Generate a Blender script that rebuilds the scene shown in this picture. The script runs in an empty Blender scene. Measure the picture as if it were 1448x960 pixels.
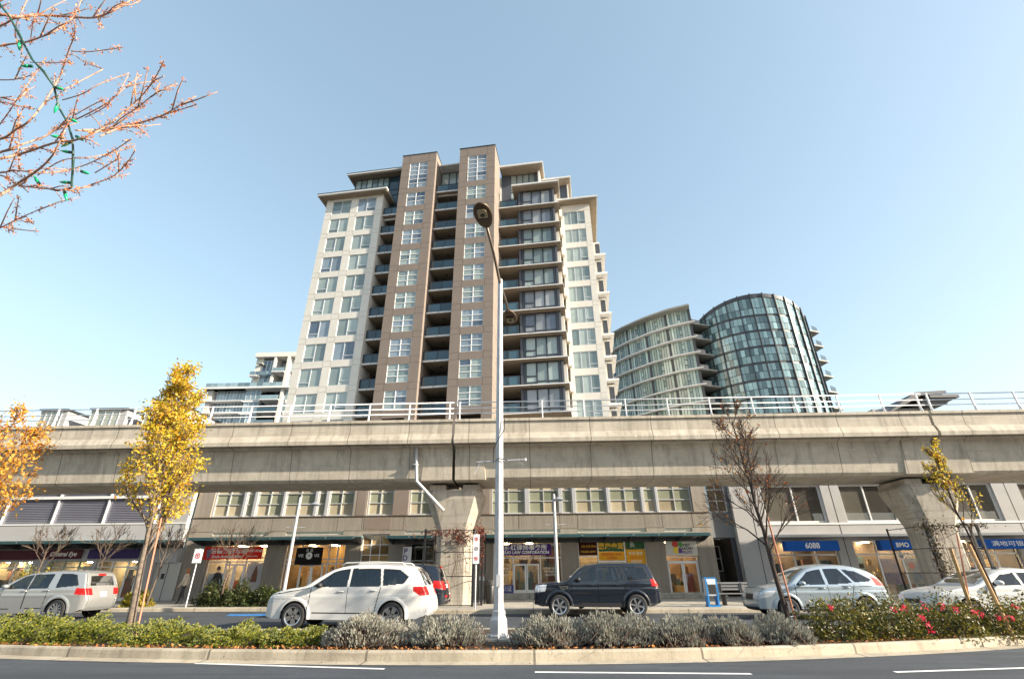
import bpy, bmesh, math, random
from mathutils import Vector, Matrix, noise
R_ = math.radians
random.seed(7)
S = bpy.context.scene
COL = S.collection
# ------------------------------------------------------------------ camera
F_, TH, RO, YA, CH = 684.0, R_(25.9), R_(-0.42), R_(2.01), 1.4
r0 = Vector((1, 0, 0)); u0 = Vector((0, -math.sin(TH), math.cos(TH))); f0 = Vector((0, math.cos(TH), math.sin(TH)))
rz = Matrix.Rotation(YA, 3, 'Z')
cr = rz @ (math.cos(RO)*r0 + math.sin(RO)*u0); cu = rz @ (-math.sin(RO)*r0 + math.cos(RO)*u0); cf = rz @ f0
cam = bpy.data.objects.new('camera', bpy.data.cameras.new('camera')); COL.objects.link(cam)
cam.matrix_world = Matrix(((cr.x, cu.x, -cf.x, 0), (cr.y, cu.y, -cf.y, 0), (cr.z, cu.z, -cf.z, CH), (0, 0, 0, 1)))
cam.data.sensor_width = 36; cam.data.lens = F_/1448*36; cam.data.clip_end = 5000; cam.data.clip_start = 0.05
S.camera = cam
# ------------------------------------------------------------------ light
SUN_EL, SUN_AZ = 21.0, 16.0      # elevation; degrees the sun stands on the street side of the +X axis
sd = Vector((math.cos(R_(SUN_EL))*math.cos(R_(SUN_AZ)), -math.cos(R_(SUN_EL))*math.sin(R_(SUN_AZ)), math.sin(R_(SUN_EL))))
W = bpy.data.worlds.new('World'); S.world = W; W.use_nodes = True
nt = W.node_tree; bg = nt.nodes['Background']
sky = nt.nodes.new('ShaderNodeTexSky'); sky.sky_type = 'NISHITA'; sky.sun_disc = False
sky.sun_elevation = R_(SUN_EL); sky.sun_rotation = math.atan2(sd.x, sd.y)
sky.altitude = 10; sky.air_density = 1.0; sky.dust_density = 1.2; sky.ozone_density = 0.5
hs_ = nt.nodes.new('ShaderNodeHueSaturation'); hs_.inputs['Saturation'].default_value = 1.15; hs_.inputs['Hue'].default_value = .487
gm_ = nt.nodes.new('ShaderNodeGamma'); gm_.inputs[1].default_value = .59; nt.links.new(sky.outputs[0], gm_.inputs[0]); nt.links.new(gm_.outputs[0], hs_.inputs['Color']); nt.links.new(hs_.outputs[0], bg.inputs[0]); bg.inputs[1].default_value = 0.125
sl = bpy.data.lights.new('sun', 'SUN'); sl.energy = 3.1; sl.angle = R_(0.6); sl.color = (1, .88, .70)
so = bpy.data.objects.new('sun', sl); COL.objects.link(so); so.rotation_euler = sd.to_track_quat('Z', 'Y').to_euler(); so.location = (20, -5, 40)
S.view_settings.view_transform = 'Standard'; S.view_settings.look = 'None'; S.view_settings.gamma = 1
S.view_settings.exposure = 2.02
S.render.engine = 'CYCLES'; S.cycles.max_bounces = 6; S.cycles.transparent_max_bounces = 8
S.cycles.glossy_bounces = 3; S.cycles.diffuse_bounces = 3; S.cycles.use_denoising = True

def at(px, py, Y=None, Z=None):
    """point of the place seen at a photograph pixel, on the plane Y=... or Z=..."""
    d = cr*((px-724)/F_) + cu*(-(py-480)/F_) + cf
    t = Y/d.y if Y is not None else (Z-CH)/d.z
    return Vector((0, 0, CH)) + d*t
def XF(px, py=800, Y=32.0): return at(px, py, Y=Y).x

# ------------------------------------------------------------------ materials
MATS = {}
def mat(name, col, rough=.6, metal=0., var=0., vs=2., bump=0., bs=40., spec=None, rand=0., col2=None, streak=False, coat=0., emit=0., trans=0., lines=None):
    if name in MATS: return MATS[name]
    m = bpy.data.materials.new(name); m.use_nodes = True; MATS[name] = m
    n = m.node_tree.nodes; l = m.node_tree.links; b = n['Principled BSDF']
    b.inputs['Base Color'].default_value = (*col, 1); b.inputs['Roughness'].default_value = rough; b.inputs['Metallic'].default_value = metal
    if spec is not None: b.inputs['Specular IOR Level'].default_value = spec
    if coat: b.inputs['Coat Weight'].default_value = coat; b.inputs['Coat Roughness'].default_value = .04
    if emit: b.inputs['Emission Color'].default_value = (*col, 1); b.inputs['Emission Strength'].default_value = emit
    if trans: b.inputs['Subsurface Weight'].default_value = 0
    tc = n.new('ShaderNodeTexCoord')
    src = None
    if var or col2:
        mp = n.new('ShaderNodeMapping'); l.new(tc.outputs['Object'], mp.inputs[0])
        mp.inputs['Scale'].default_value = (vs, vs, vs*(.12 if streak else 1))
        nz = n.new('ShaderNodeTexNoise'); nz.inputs['Detail'].default_value = 7; nz.inputs['Roughness'].default_value = .62; nz.inputs['Scale'].default_value = 1
        l.new(mp.outputs[0], nz.inputs['Vector'])
        cr_ = n.new('ShaderNodeValToRGB'); l.new(nz.outputs['Fac'], cr_.inputs[0])
        c2 = col2 or tuple(max(0, c*(1-var)) for c in col); c1 = col if col2 else tuple(min(1, c*(1+var*.6)) for c in col)
        cr_.color_ramp.elements[0].position = .32; cr_.color_ramp.elements[1].position = .68
        cr_.color_ramp.elements[0].color = (*c2, 1); cr_.color_ramp.elements[1].color = (*c1, 1)
        src = cr_.outputs[0]
    if rand:
        oi = n.new('ShaderNodeObjectInfo'); hv = n.new('ShaderNodeHueSaturation'); ma = n.new('ShaderNodeMapRange')
        l.new(oi.outputs['Random'], ma.inputs['Value']); ma.inputs['To Min'].default_value = 1-rand; ma.inputs['To Max'].default_value = 1+rand
        if src: l.new(src, hv.inputs['Color'])
        else: hv.inputs['Color'].default_value = (*col, 1)
        l.new(ma.outputs[0], hv.inputs['Value']); src = hv.outputs[0]
    if lines:   # panel joints every `lines` metres along X, real dark grooves
        sx = n.new('ShaderNodeSeparateXYZ'); l.new(tc.outputs['Object'], sx.inputs[0])
        md = n.new('ShaderNodeMath'); md.operation = 'PINGPONG'; md.inputs[1].default_value = lines/2; l.new(sx.outputs['X'], md.inputs[0])
        lt = n.new('ShaderNodeMath'); lt.operation = 'LESS_THAN'; lt.inputs[1].default_value = .014; l.new(md.outputs[0], lt.inputs[0])
        mx = n.new('ShaderNodeMix'); mx.data_type = 'RGBA'; l.new(lt.outputs[0], mx.inputs['Factor'])
        if src: l.new(src, mx.inputs['A'])
        else: mx.inputs['A'].default_value = (*col, 1)
        mx.inputs['B'].default_value = (*[c*.4 for c in col], 1); src = mx.outputs['Result']
    if src: l.new(src, b.inputs['Base Color'])
    if bump:
        nb = n.new('ShaderNodeTexNoise'); nb.inputs['Scale'].default_value = bs; nb.inputs['Detail'].default_value = 4
        l.new(tc.outputs['Object'], nb.inputs['Vector']); bp = n.new('ShaderNodeBump'); bp.inputs['Strength'].default_value = bump; bp.inputs['Distance'].default_value = .02
        l.new(nb.outputs['Fac'], bp.inputs['Height']); l.new(bp.outputs[0], b.inputs['Normal'])
    return m

def concrete(name, col, dark, lines=None, fine=1., pit=26):
    """weathered concrete: blotches, vertical rain streaks, horizontal board lines, pits"""
    if name in MATS: return MATS[name]
    m = bpy.data.materials.new(name); m.use_nodes = True; MATS[name] = m
    n = m.node_tree.nodes; l = m.node_tree.links; b = n['Principled BSDF']; b.inputs['Roughness'].default_value = .85
    tc = n.new('ShaderNodeTexCoord'); last = None
    def nz(scale, vec, det=6):
        mp = n.new('ShaderNodeMapping'); mp.inputs['Scale'].default_value = vec; l.new(tc.outputs['Object'], mp.inputs[0])
        t = n.new('ShaderNodeTexNoise'); t.inputs['Scale'].default_value = scale; t.inputs['Detail'].default_value = det; t.inputs['Roughness'].default_value = .65
        l.new(mp.outputs[0], t.inputs['Vector']); return t
    def mix(fac, a, bcol, mode='MIX'):
        x = n.new('ShaderNodeMix'); x.data_type = 'RGBA'; x.blend_type = mode
        if isinstance(fac, float): x.inputs['Factor'].default_value = fac
        else: l.new(fac, x.inputs['Factor'])
        for k, v in (('A', a), ('B', bcol)):
            if isinstance(v, tuple): x.inputs[k].default_value = (*v, 1)
            else: l.new(v, x.inputs[k])
        return x.outputs['Result']
    def rng(t, a, c):
        x = n.new('ShaderNodeMapRange'); l.new(t, x.inputs['Value']); x.inputs['From Min'].default_value = a; x.inputs['From Max'].default_value = c; return x.outputs[0]
    c = mix(rng(nz(.9*fine, (1, 1, 1)).outputs['Fac'], .35, .65), dark, col)
    c = mix(rng(nz(3*fine, (1.2, 1.2, .12)).outputs['Fac'], .48, .74), c, tuple(x*.66 for x in dark))
    c = mix(rng(nz(2.2*fine, (.25, .25, 4.5)).outputs['Fac'], .56, .75), c, tuple(x*.8 for x in dark))
    sp = rng(nz(pit, (1, 1, 1), 2).outputs['Fac'], .66 if pit == 26 else .52, .72 if pit == 26 else .66); c = mix(sp, c, tuple(x*.45 for x in dark))
    lite = rng(nz(7 if pit == 26 else 75, (1, 1, 1), 3).outputs['Fac'], .68 if pit == 26 else .58, .74 if pit == 26 else .66); c = mix(lite, c, tuple(min(.8, x*1.45) for x in col))
    if pit != 26: c = mix(rng(nz(1.0, (.10, 1.5, 1), 4).outputs['Fac'], .40, .62), c, tuple(x*.72 for x in dark))
    if pit != 26: c = mix(rng(nz(.55, (1, 1, 1), 8).outputs['Fac'], .60, .62), c, tuple(x*.8 for x in dark))
    if lines:
        sx = n.new('ShaderNodeSeparateXYZ'); l.new(tc.outputs['Object'], sx.inputs[0])
        md = n.new('ShaderNodeMath'); md.operation = 'PINGPONG'; md.inputs[1].default_value = lines/2; l.new(sx.outputs['X'], md.inputs[0])
        lt = n.new('ShaderNodeMath'); lt.operation = 'LESS_THAN'; lt.inputs[1].default_value = .022; l.new(md.outputs[0], lt.inputs[0])
        c = mix(lt.outputs[0], c, tuple(x*.5 for x in dark))
    l.new(c, b.inputs['Base Color'])
    nb = nz(22, (1, 1, 1), 5); bp = n.new('ShaderNodeBump'); bp.inputs['Strength'].default_value = .5; bp.inputs['Distance'].default_value = .015
    l.new(nb.outputs['Fac'], bp.inputs['Height']); l.new(bp.outputs[0], b.inputs['Normal'])
    return m

def glassy(name, col, rough=.04, spec=.9, rand=.35, dark=None, wob=.02):
    """facade glazing with blinds or dim rooms behind: every window differs a little"""
    if name in MATS: return MATS[name]
    m = bpy.data.materials.new(name); m.use_nodes = True; MATS[name] = m
    n = m.node_tree.nodes; l = m.node_tree.links; b = n['Principled BSDF']
    b.inputs['Roughness'].default_value = rough; b.inputs['Specular IOR Level'].default_value = spec; b.inputs['IOR'].default_value = 1.6
    tc = n.new('ShaderNodeTexCoord'); oi = n.new('ShaderNodeObjectInfo'); gm = n.new('ShaderNodeNewGeometry')
    wn = n.new('ShaderNodeTexWhiteNoise'); wn.noise_dimensions = '2D'
    cb = n.new('ShaderNodeCombineXYZ'); l.new(gm.outputs['Random Per Island'], cb.inputs[0]); l.new(oi.outputs['Random'], cb.inputs[1]); l.new(cb.outputs[0], wn.inputs['Vector'])
    rp = n.new('ShaderNodeValToRGB'); rp.color_ramp.interpolation = 'LINEAR'; l.new(wn.outputs['Value'], rp.inputs[0])
    dk = dark or tuple(c*.35 for c in col)
    rp.color_ramp.elements[0].color = (*dk, 1); rp.color_ramp.elements[0].position = 0
    rp.color_ramp.elements[1].color = (*[min(1, c*(1+rand*.4)) for c in col], 1); rp.color_ramp.elements[1].position = 1
    e = rp.color_ramp.elements.new(.32); e.color = (*[c*(1-rand*.5) for c in col], 1)
    nz = n.new('ShaderNodeTexNoise'); nz.inputs['Scale'].default_value = .7; l.new(tc.outputs['Object'], nz.inputs['Vector'])
    mx = n.new('ShaderNodeMix'); mx.data_type = 'RGBA'; mx.blend_type = 'MULTIPLY'; mx.inputs['Factor'].default_value = .5
    l.new(rp.outputs[0], mx.inputs['A']); l.new(nz.outputs['Color'], mx.inputs['B'])
    hs = n.new('ShaderNodeHueSaturation'); hs.inputs['Saturation'].default_value = 0; l.new(nz.outputs['Color'], hs.inputs['Color']); l.new(hs.outputs[0], mx.inputs['B'])
    l.new(mx.outputs['Result'], b.inputs['Base Color'])
    n2 = n.new('ShaderNodeTexNoise'); n2.inputs['Scale'].default_value = 1.1; l.new(tc.outputs['Object'], n2.inputs['Vector'])
    bp = n.new('ShaderNodeBump'); bp.inputs['Strength'].default_value = wob*10; bp.inputs['Distance'].default_value = .01; l.new(n2.outputs['Fac'], bp.inputs['Height']); l.new(bp.outputs[0], b.inputs['Normal'])
    return m

def clearglass(name, tint, fac=.35):
    if name in MATS: return MATS[name]
    m = bpy.data.materials.new(name); m.use_nodes = True; MATS[name] = m
    n = m.node_tree.nodes; l = m.node_tree.links; n.remove(n['Principled BSDF']); o = n['Material Output']
    t = n.new('ShaderNodeBsdfTransparent'); t.inputs[0].default_value = (*tint, 1)
    g = n.new('ShaderNodeBsdfGlossy'); g.inputs['Roughness'].default_value = .02; g.inputs[0].default_value = (.9, .95, 1, 1)
    lw = n.new('ShaderNodeLayerWeight'); lw.inputs[0].default_value = fac
    mr = n.new('ShaderNodeMapRange'); mr.inputs['To Min'].default_value = .05; mr.inputs['To Max'].default_value = .95; l.new(lw.outputs['Fresnel'], mr.inputs['Value'])
    x = n.new('ShaderNodeMixShader'); l.new(mr.outputs[0], x.inputs[0]); l.new(t.outputs[0], x.inputs[1]); l.new(g.outputs[0], x.inputs[2]); l.new(x.outputs[0], o.inputs[0])
    return m

def leafmat(name, cols, rough=.6, tl=.35):
    if name in MATS: return MATS[name]
    m = bpy.data.materials.new(name); m.use_nodes = True; MATS[name] = m
    n = m.node_tree.nodes; l = m.node_tree.links; b = n['Principled BSDF']; b.inputs['Roughness'].default_value = rough
    gm = n.new('ShaderNodeNewGeometry'); rp = n.new('ShaderNodeValToRGB'); l.new(gm.outputs['Random Per Island'], rp.inputs[0])
    el = rp.color_ramp.elements; k = len(cols)
    el[0].color = (*cols[0], 1); el[1].color = (*cols[-1], 1)
    for i in range(1, k-1): e = el.new(i/(k-1)); e.color = (*cols[i], 1)
    l.new(rp.outputs[0], b.inputs['Base Color'])
    t = n.new('ShaderNodeBsdfTranslucent'); l.new(rp.outputs[0], t.inputs[0]); x = n.new('ShaderNodeMixShader'); x.inputs[0].default_value = tl
    l.new(b.outputs[0], x.inputs[1]); l.new(t.outputs[0], x.inputs[2]); l.new(x.outputs[0], n['Material Output'].inputs[0])
    return m

# ------------------------------------------------------------------ mesh builder
OFF = {}
def tag(o, label=None, cat=None, group=None, kind=None):
    if label: o['label'] = label
    if cat: o['category'] = cat
    if group: o['group'] = group
    if kind: o['kind'] = kind
    return o
def thing(name, label, cat, loc=(0, 0, 0), rz=0., group=None, local=False):
    o = bpy.data.objects.new(name, None); COL.objects.link(o); o.location = loc; o.rotation_euler = (0, 0, rz); o.empty_display_size = .2
    OFF[o] = Vector((0, 0, 0)) if local else Vector(loc)
    return tag(o, label, cat, group)
class MB:
    def __init__(s): s.v = []; s.f = []; s.m = []; s.mats = []; s.mi = 0; s.sm = []; s.smooth = False
    def mat(s, m):
        if m not in s.mats: s.mats.append(m)
        s.mi = s.mats.index(m); return s
    def face(s, idx): s.f.append(idx); s.m.append(s.mi); s.sm.append(s.smooth)
    def quad(s, *p):
        i = len(s.v); s.v += [Vector(q) for q in p]; s.face(list(range(i, i+len(p))))
    def box(s, x0, x1, y0, y1, z0, z1):
        if x1 < x0: x0, x1 = x1, x0
        if y1 < y0: y0, y1 = y1, y0
        if z1 < z0: z0, z1 = z1, z0
        i = len(s.v); s.v += [Vector(p) for p in ((x0, y0, z0), (x1, y0, z0), (x1, y1, z0), (x0, y1, z0), (x0, y0, z1), (x1, y0, z1), (x1, y1, z1), (x0, y1, z1))]
        for q in ((0, 3, 2, 1), (4, 5, 6, 7), (0, 1, 5, 4), (1, 2, 6, 5), (2, 3, 7, 6), (3, 0, 4, 7)): s.face([i+k for k in q])
        return s
    def prism(s, poly, axis, a, b):
        """poly: list of 2D points, extruded along axis ('x','y','z') from a to b"""
        def P(p, t): return Vector((t, p[0], p[1])) if axis == 'x' else (Vector((p[0], t, p[1])) if axis == 'y' else Vector((p[0], p[1], t)))
        n = len(poly); i = len(s.v); s.v += [P(p, a) for p in poly] + [P(p, b) for p in poly]
        s.face([i+k for k in range(n)][::-1]); s.face([i+n+k for k in range(n)])
        for k in range(n): s.face([i+k, i+(k+1) % n, i+n+(k+1) % n, i+n+k])
        return s
    def tube(s, pts, r, n=6, cap=True):
        pts = [Vector(p) for p in pts]; rs = r if isinstance(r, (list, tuple)) else [r]*len(pts); i0 = len(s.v)
        up = Vector((0, 0, 1))
        d0 = (pts[1]-pts[0]).normalized(); a = d0.orthogonal().normalized()
        for k, p in enumerate(pts):
            d = (pts[min(k+1, len(pts)-1)]-pts[max(k-1, 0)]).normalized()
            a = (a - d*a.dot(d)); a = a.normalized() if a.length > 1e-6 else d.orthogonal().normalized(); b = d.cross(a)
            for j in range(n):
                t = 2*math.pi*j/n; s.v.append(p + (a*math.cos(t)+b*math.sin(t))*rs[k])
        for k in range(len(pts)-1):
            for j in range(n): s.face([i0+k*n+j, i0+k*n+(j+1) % n, i0+(k+1)*n+(j+1) % n, i0+(k+1)*n+j])
        if cap:
            s.face([i0+j for j in range(n)][::-1]); s.face([i0+(len(pts)-1)*n+j for j in range(n)])
        return s
    def lathe(s, prof, c=(0, 0, 0), n=20, axis='z'):
        c = Vector(c); i0 = len(s.v)
        for r, h in prof:
            for j in range(n):
                t = 2*math.pi*j/n; x, y = r*math.cos(t), r*math.sin(t)
                s.v.append(c + (Vector((x, y, h)) if axis == 'z' else Vector((x, h, y))))
        for k in range(len(prof)-1):
            for j in range(n): s.face([i0+k*n+j, i0+k*n+(j+1) % n, i0+(k+1)*n+(j+1) % n, i0+(k+1)*n+j])
        return s
    def xf(s, M, i0=0):
        for k in range(i0, len(s.v)): s.v[k] = M @ s.v[k]
        return s
    def build(s, name, parent=None, material=None, **tg):
        me = bpy.data.meshes.new(name); off = Vector((0, 0, 0)); p = parent
        while p is not None:
            if p in OFF: off = OFF[p]; break
            p = p.parent
        me.from_pydata([tuple(v-off) for v in s.v], [], s.f)
        if material is not None: me.materials.append(material)
        else:
            for m in s.mats: me.materials.append(m)
            me.polygons.foreach_set('material_index', s.m)
        me.polygons.foreach_set('use_smooth', s.sm)
        me.update()
        o = bpy.data.objects.new(name, me); COL.objects.link(o)
        if parent is not None: o.parent = parent
        tag(o, **tg) if tg else None
        return o
def clone(o, parent, loc=None, rz=None, label=None):
    c = o.copy(); COL.objects.link(c); c.parent = parent
    if loc is not None: c.location = loc
    if rz is not None: c.rotation_euler = (0, 0, rz)
    for ch in o.children: clone(ch, c)
    if label: c['label'] = label
    return c
def structure(o): o['kind'] = 'structure'; return o
def text_mb(mb, s, size, loc, m, depth=.012, align='CENTER', shear=0., bold=0., rx=90, rz_=0., sx=1.):
    cu_ = bpy.data.curves.new('t', 'FONT'); cu_.body = s; cu_.size = size; cu_.align_x = align; cu_.align_y = 'CENTER'; cu_.extrude = depth; cu_.shear = shear; cu_.offset = bold
    cu_.resolution_u = 3
    ob = bpy.data.objects.new('t', cu_); COL.objects.link(ob)
    me = bpy.data.meshes.new_from_object(ob.evaluated_get(bpy.context.evaluated_depsgraph_get()))
    M = Matrix.Translation(loc) @ Matrix.Rotation(R_(rz_), 4, 'Z') @ Matrix.Rotation(R_(rx), 4, 'X') @ Matrix.Scale(sx, 4, (1, 0, 0))
    mb.mat(m); i = len(mb.v)
    mb.v += [M @ v.co for v in me.vertices]
    for p in me.polygons: mb.face([i+k for k in p.vertices])
    bpy.data.objects.remove(ob); bpy.data.curves.remove(cu_); bpy.data.meshes.remove(me)

# common materials
M_ASPH = concrete('asphalt', (.075, .088, .108), (.045, .053, .066), fine=.5, pit=55)
M_KERB = concrete('kerb_concrete', (.50, .44, .34), (.34, .29, .22), lines=3.05)
M_WALK = concrete('sidewalk_concrete', (.46, .43, .38), (.33, .31, .27), lines=1.6)
M_GW = concrete('guideway_concrete', (.52, .465, .385), (.40, .35, .285), lines=2.95)
M_PIER = concrete('pier_concrete', (.49, .44, .37), (.36, .315, .26))
M_PAINT = mat('road_paint', (.78, .78, .76), .7, var=.2, vs=9)
M_SOIL = mat('mulch', (.055, .035, .022), .95, var=.6, vs=14, bump=1, bs=60)
M_WHITE = mat('white_metal', (.78, .78, .80), .4, .0, var=.08)
M_FRAME = mat('silver_frame', (.58, .59, .61), .35, .3)
M_WFR = mat('white_frame', (.80, .80, .80), .45)
M_DFR = mat('dark_frame', (.035, .042, .055), .45)
M_BLACK = mat('black_metal', (.012, .012, .014), .45)
M_TAUPE = mat('taupe_panel', (.225, .182, .155), .8, var=.08, vs=.8)
M_BEIGE = mat('beige_panel', (.66, .635, .585), .8, var=.06, vs=.8)
M_JOINT = mat('panel_joint', (.10, .075, .06), .9)
M_BAY = mat('charcoal_panel', (.075, .085, .105), .5)
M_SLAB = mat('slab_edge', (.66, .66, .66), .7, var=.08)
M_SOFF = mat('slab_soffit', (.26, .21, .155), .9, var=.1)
M_TG = glassy('tower_glass', (.40, .48, .46), dark=(.17, .23, .23))
M_TGB = glassy('tower_blue_glass', (.30, .37, .44), dark=(.05, .08, .14))
M_BALG = glassy('balcony_glass', (.05, .11, .15), rand=.7, spec=.6)
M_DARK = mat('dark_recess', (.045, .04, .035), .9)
M_FLUT = mat('fluted_panel', (.30, .265, .225), .85, var=.22, vs=3, streak=True)
M_GREY = mat('grey_cladding', (.36, .36, .37), .7, var=.06)
M_GREEN = mat('canopy_teal', (.10, .25, .27), .4)
M_DKST = mat('canopy_steel', (.055, .06, .065), .5)
M_BARK = mat('bark', (.13, .095, .07), .9, var=.5, vs=16, bump=.8, bs=60)
M_DBARK = mat('dark_bark', (.06, .04, .032), .9, var=.5, vs=16, bump=.8, bs=60)
M_BARK2 = mat('pale_bark', (.20, .155, .12), .9, var=.5, vs=14, bump=.8, bs=60)
M_RUB = mat('tyre_rubber', (.018, .018, .019), .8)
M_ALLOY = mat('alloy', (.62, .62, .64), .22, .9)
M_WOOD = mat('stake_wood', (.46, .27, .11), .8, var=.35, vs=20)
M_SHOPG = clearglass('shop_glass', (.86, .88, .86), .28)
# ================================================================== THE SETTING
def KY(x):
    k = .0095 if x < -1 else .0165; d = x+1
    lim = 13
    if abs(d) > lim: return 10.25 + k*lim*lim + 2*k*lim*(abs(d)-lim)*.35
    return 10.25 + k*d*d
mb = MB().mat(mat('ground_earth', (.09, .085, .07), .95, var=.3, vs=.3)); mb.quad((-900, -900, -.03), (900, -900, -.03), (900, 1500, -.03), (-900, 1500, -.03)); structure(mb.build('ground'))
xs = [-60+i*1.0 for i in range(121)]
mb = MB().mat(M_ASPH)
for a, b in zip(xs, xs[1:]): mb.quad((a, -8, 0), (b, -8, 0), (b, KY(b)-.32, 0), (a, KY(a)-.32, 0))
structure(mb.build('near_road'))
def FK(x): return 24.3 if x < -9 else (22.0 if x > -5 else 24.3-(x+9)/4*2.3)
def MBK(x): return 14.55 + (0 if abs(x) < 14 else (abs(x)-14)*.1)
mb = MB().mat(M_ASPH)
for a, b in zip(xs, xs[1:]): mb.quad((a, MBK(a)+.16, 0), (b, MBK(b)+.16, 0), (b, FK(b), 0), (a, FK(a), 0))
structure(mb.build('far_road'))
mb = MB().mat(M_SOIL)
for a, b in zip(xs, xs[1:]):
    ys = [KY(a)+.16+(MBK(a)-KY(a)-.16)*t/6 for t in range(7)]; yt = [KY(b)+.16+(MBK(b)-KY(b)-.16)*t/6 for t in range(7)]
    for k in range(6):
        h = lambda x, y, e: .12 + (0 if e else .04*noise.noise(Vector((x*1.3, y*1.3, 0))))
        mb.quad((a, ys[k], h(a, ys[k], k == 0)), (b, yt[k], h(b, yt[k], k == 0)), (b, yt[k+1], h(b, yt[k+1], k == 5)), (a, ys[k+1], h(a, ys[k+1], k == 5)))
structure(mb.build('soil'))
def kerb(name, fn, w, h, z0=0, sgn=1, r=.03, step=.5, gutter=0):
    m = MB().mat(M_KERB); m.smooth = False
    prof = [(0, z0-.02), (0.012, h-r), (r, h), (w-.02, h), (w, h-.02), (w, z0-.02)]
    n = int(120/step); X = [-60+i*step for i in range(n+1)]
    for a, b in zip(X, X[1:]):
        for p, q in zip(prof, prof[1:]): m.quad((a, fn(a)+sgn*p[0], p[1]), (b, fn(b)+sgn*p[0], p[1]), (b, fn(b)+sgn*q[0], q[1]), (a, fn(a)+sgn*q[0], q[1]))
        if gutter: m.quad((a, fn(a)-gutter, .005), (b, fn(b)-gutter, .005), (b, fn(b), .012), (a, fn(a), .012))
    structure(m.build(name))
kerb('near_kerb', KY, .17, .17, gutter=.34)
kerb('median_back_kerb', lambda x: MBK(x)+.16, .16, .15, sgn=-1)
kerb('far_kerb', FK, .16, .15)
mb = MB().mat(M_WALK)
for a, b in zip(xs, xs[1:]): mb.quad((a, FK(a)+.16, .145), (b, FK(b)+.16, .145), (b, 33.2, .15), (a, 33.2, .15))
structure(mb.build('sidewalk'))
# lane dashes on the near road, each a thin painted sheet
def dash(x0, y0, x1, y1, name='road_marking'):
    m = MB().mat(M_PAINT); n = 6; w = .055
    for k in range(n):
        t, u = k/n, (k+1)/n
        m.quad((x0+(x1-x0)*t, y0+(y1-y0)*t-w, .005), (x0+(x1-x0)*u, y0+(y1-y0)*u-w, .005), (x0+(x1-x0)*u, y0+(y1-y0)*u+w, .005), (x0+(x1-x0)*t, y0+(y1-y0)*t+w, .005))
    structure(m.build(name))
dash(-6.1, 10.15, -2.5, 9.55); dash(0, 9.25, 3.33, 9.08); dash(5.58, 9.22, 9.6, 9.85); dash(-12.5, 11.1, -9.0, 10.65)
mb = MB().mat(mat('blue_paint', (.03, .20, .55), .7, var=.25, vs=6)); mb.quad((-12.2, 21.6, .004), (-9.2, 21.6, .004), (-9.2, 22.6, .004), (-12.6, 22.6, .004)); structure(mb.build('road_marking'))
mb = MB().mat(mat('iron_cover', (.05, .05, .05), .6, .4)); mb.box(-13.8, -13.0, 20.2, 20.8, .002, .01); mb.build('drain_cover', label='small dark iron drain cover in the far road near the blue paint', cat='drain cover')

rnd = random.Random(12)
for k in range(5):
    m = MB().mat(mat('crack_tar', (.018, .018, .02), .8)); x, y = (-9, -3.5, 2.2, 6.5, 9.3)[k], (10.4, 9.9, 9.8, 9.6, 11.2)[k]; P = []
    for j in range(14): P.append((x, y)); x += rnd.uniform(.08, .22); y += rnd.uniform(-.07, .07); y = min(y, KY(x)-.4)
    for (xa, ya), (xb, yb) in zip(P, P[1:]): w = rnd.uniform(.004, .011); m.quad((xa, ya-w, .004), (xb, yb-w, .004), (xb, yb+w, .004), (xa, ya+w, .004))
    structure(m.build('road_crack'))
# ------------------------------------------------------------------ elevated guideway
GW = thing('elevated_guideway', 'weathered concrete railway viaduct crossing the whole view with pale railing on top', 'viaduct', (0, 25.5, 0))
X0, X1 = -60, 62; JT = [-31.5, -3.72, 19.15, 42]
def spans(gap=.07):
    e = [X0]+JT+[X1]
    return [(a+(gap if i else 0), b-(gap if i < len(e)-2 else 0)) for i, (a, b) in enumerate(zip(e, e[1:]))]
for a, b in spans():
    m = MB().mat(M_GW)   # parapet: leaning panel with coping and lower chamfer
    m.prism([(23.18, 8.17), (23.06, 8.19), (23.06, 8.32), (23.36, 8.32), (23.36, 7.2), (23.16, 7.2)], 'x', a, b)
    m.prism([(23.158, 7.35), (23.14, 8.168), (23.178, 8.168), (23.178, 7.35)], 'x', a, b)
    m.prism([(23.0, 7.12), (22.98, 7.30), (23.10, 7.60), (23.157, 7.60), (23.157, 7.12)], 'x', a, b)
    m.prism([(27.9, 7.2), (27.9, 8.32), (28.1, 8.32), (28.1, 7.2)], 'x', a, b)
    m.build('parapet', GW)
    m = MB().mat(M_GW); m.prism([(23.37, 7.12), (23.37, 7.45), (27.89, 7.45), (27.89, 7.12), (26.9, 6.95), (26.55, 5.5), (24.0, 5.5), (23.86, 5.62), (23.64, 7.0)], 'x', a, b)
    m.build('girder', GW)
for j in JT:
    for s_ in (-1, 1):
        m = MB().mat(M_GW)     # thickened girder ends at each joint
        x = j+s_*.075; xe = j+s_*1.55
        m.quad((x, 23.585, 7.02), (xe-s_*.1, 23.585, 7.02), (xe, 23.80, 5.52), (x, 23.80, 5.52)) if s_ > 0 else m.quad((xe+.1, 23.585, 7.02), (x, 23.585, 7.02), (x, 23.80, 5.52), (xe, 23.80, 5.52))
        m.quad((xe-s_*.1, 23.585, 7.02), (xe, 23.80, 5.52), (xe+s_*.05, 24.0, 5.52), (xe, 23.75, 7.02))
        m.quad((x, 23.585, 7.02), (x, 23.80, 5.52), (x, 24.1, 5.52), (x, 24.0, 7.02)); m.build('girder_end', GW)
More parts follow.
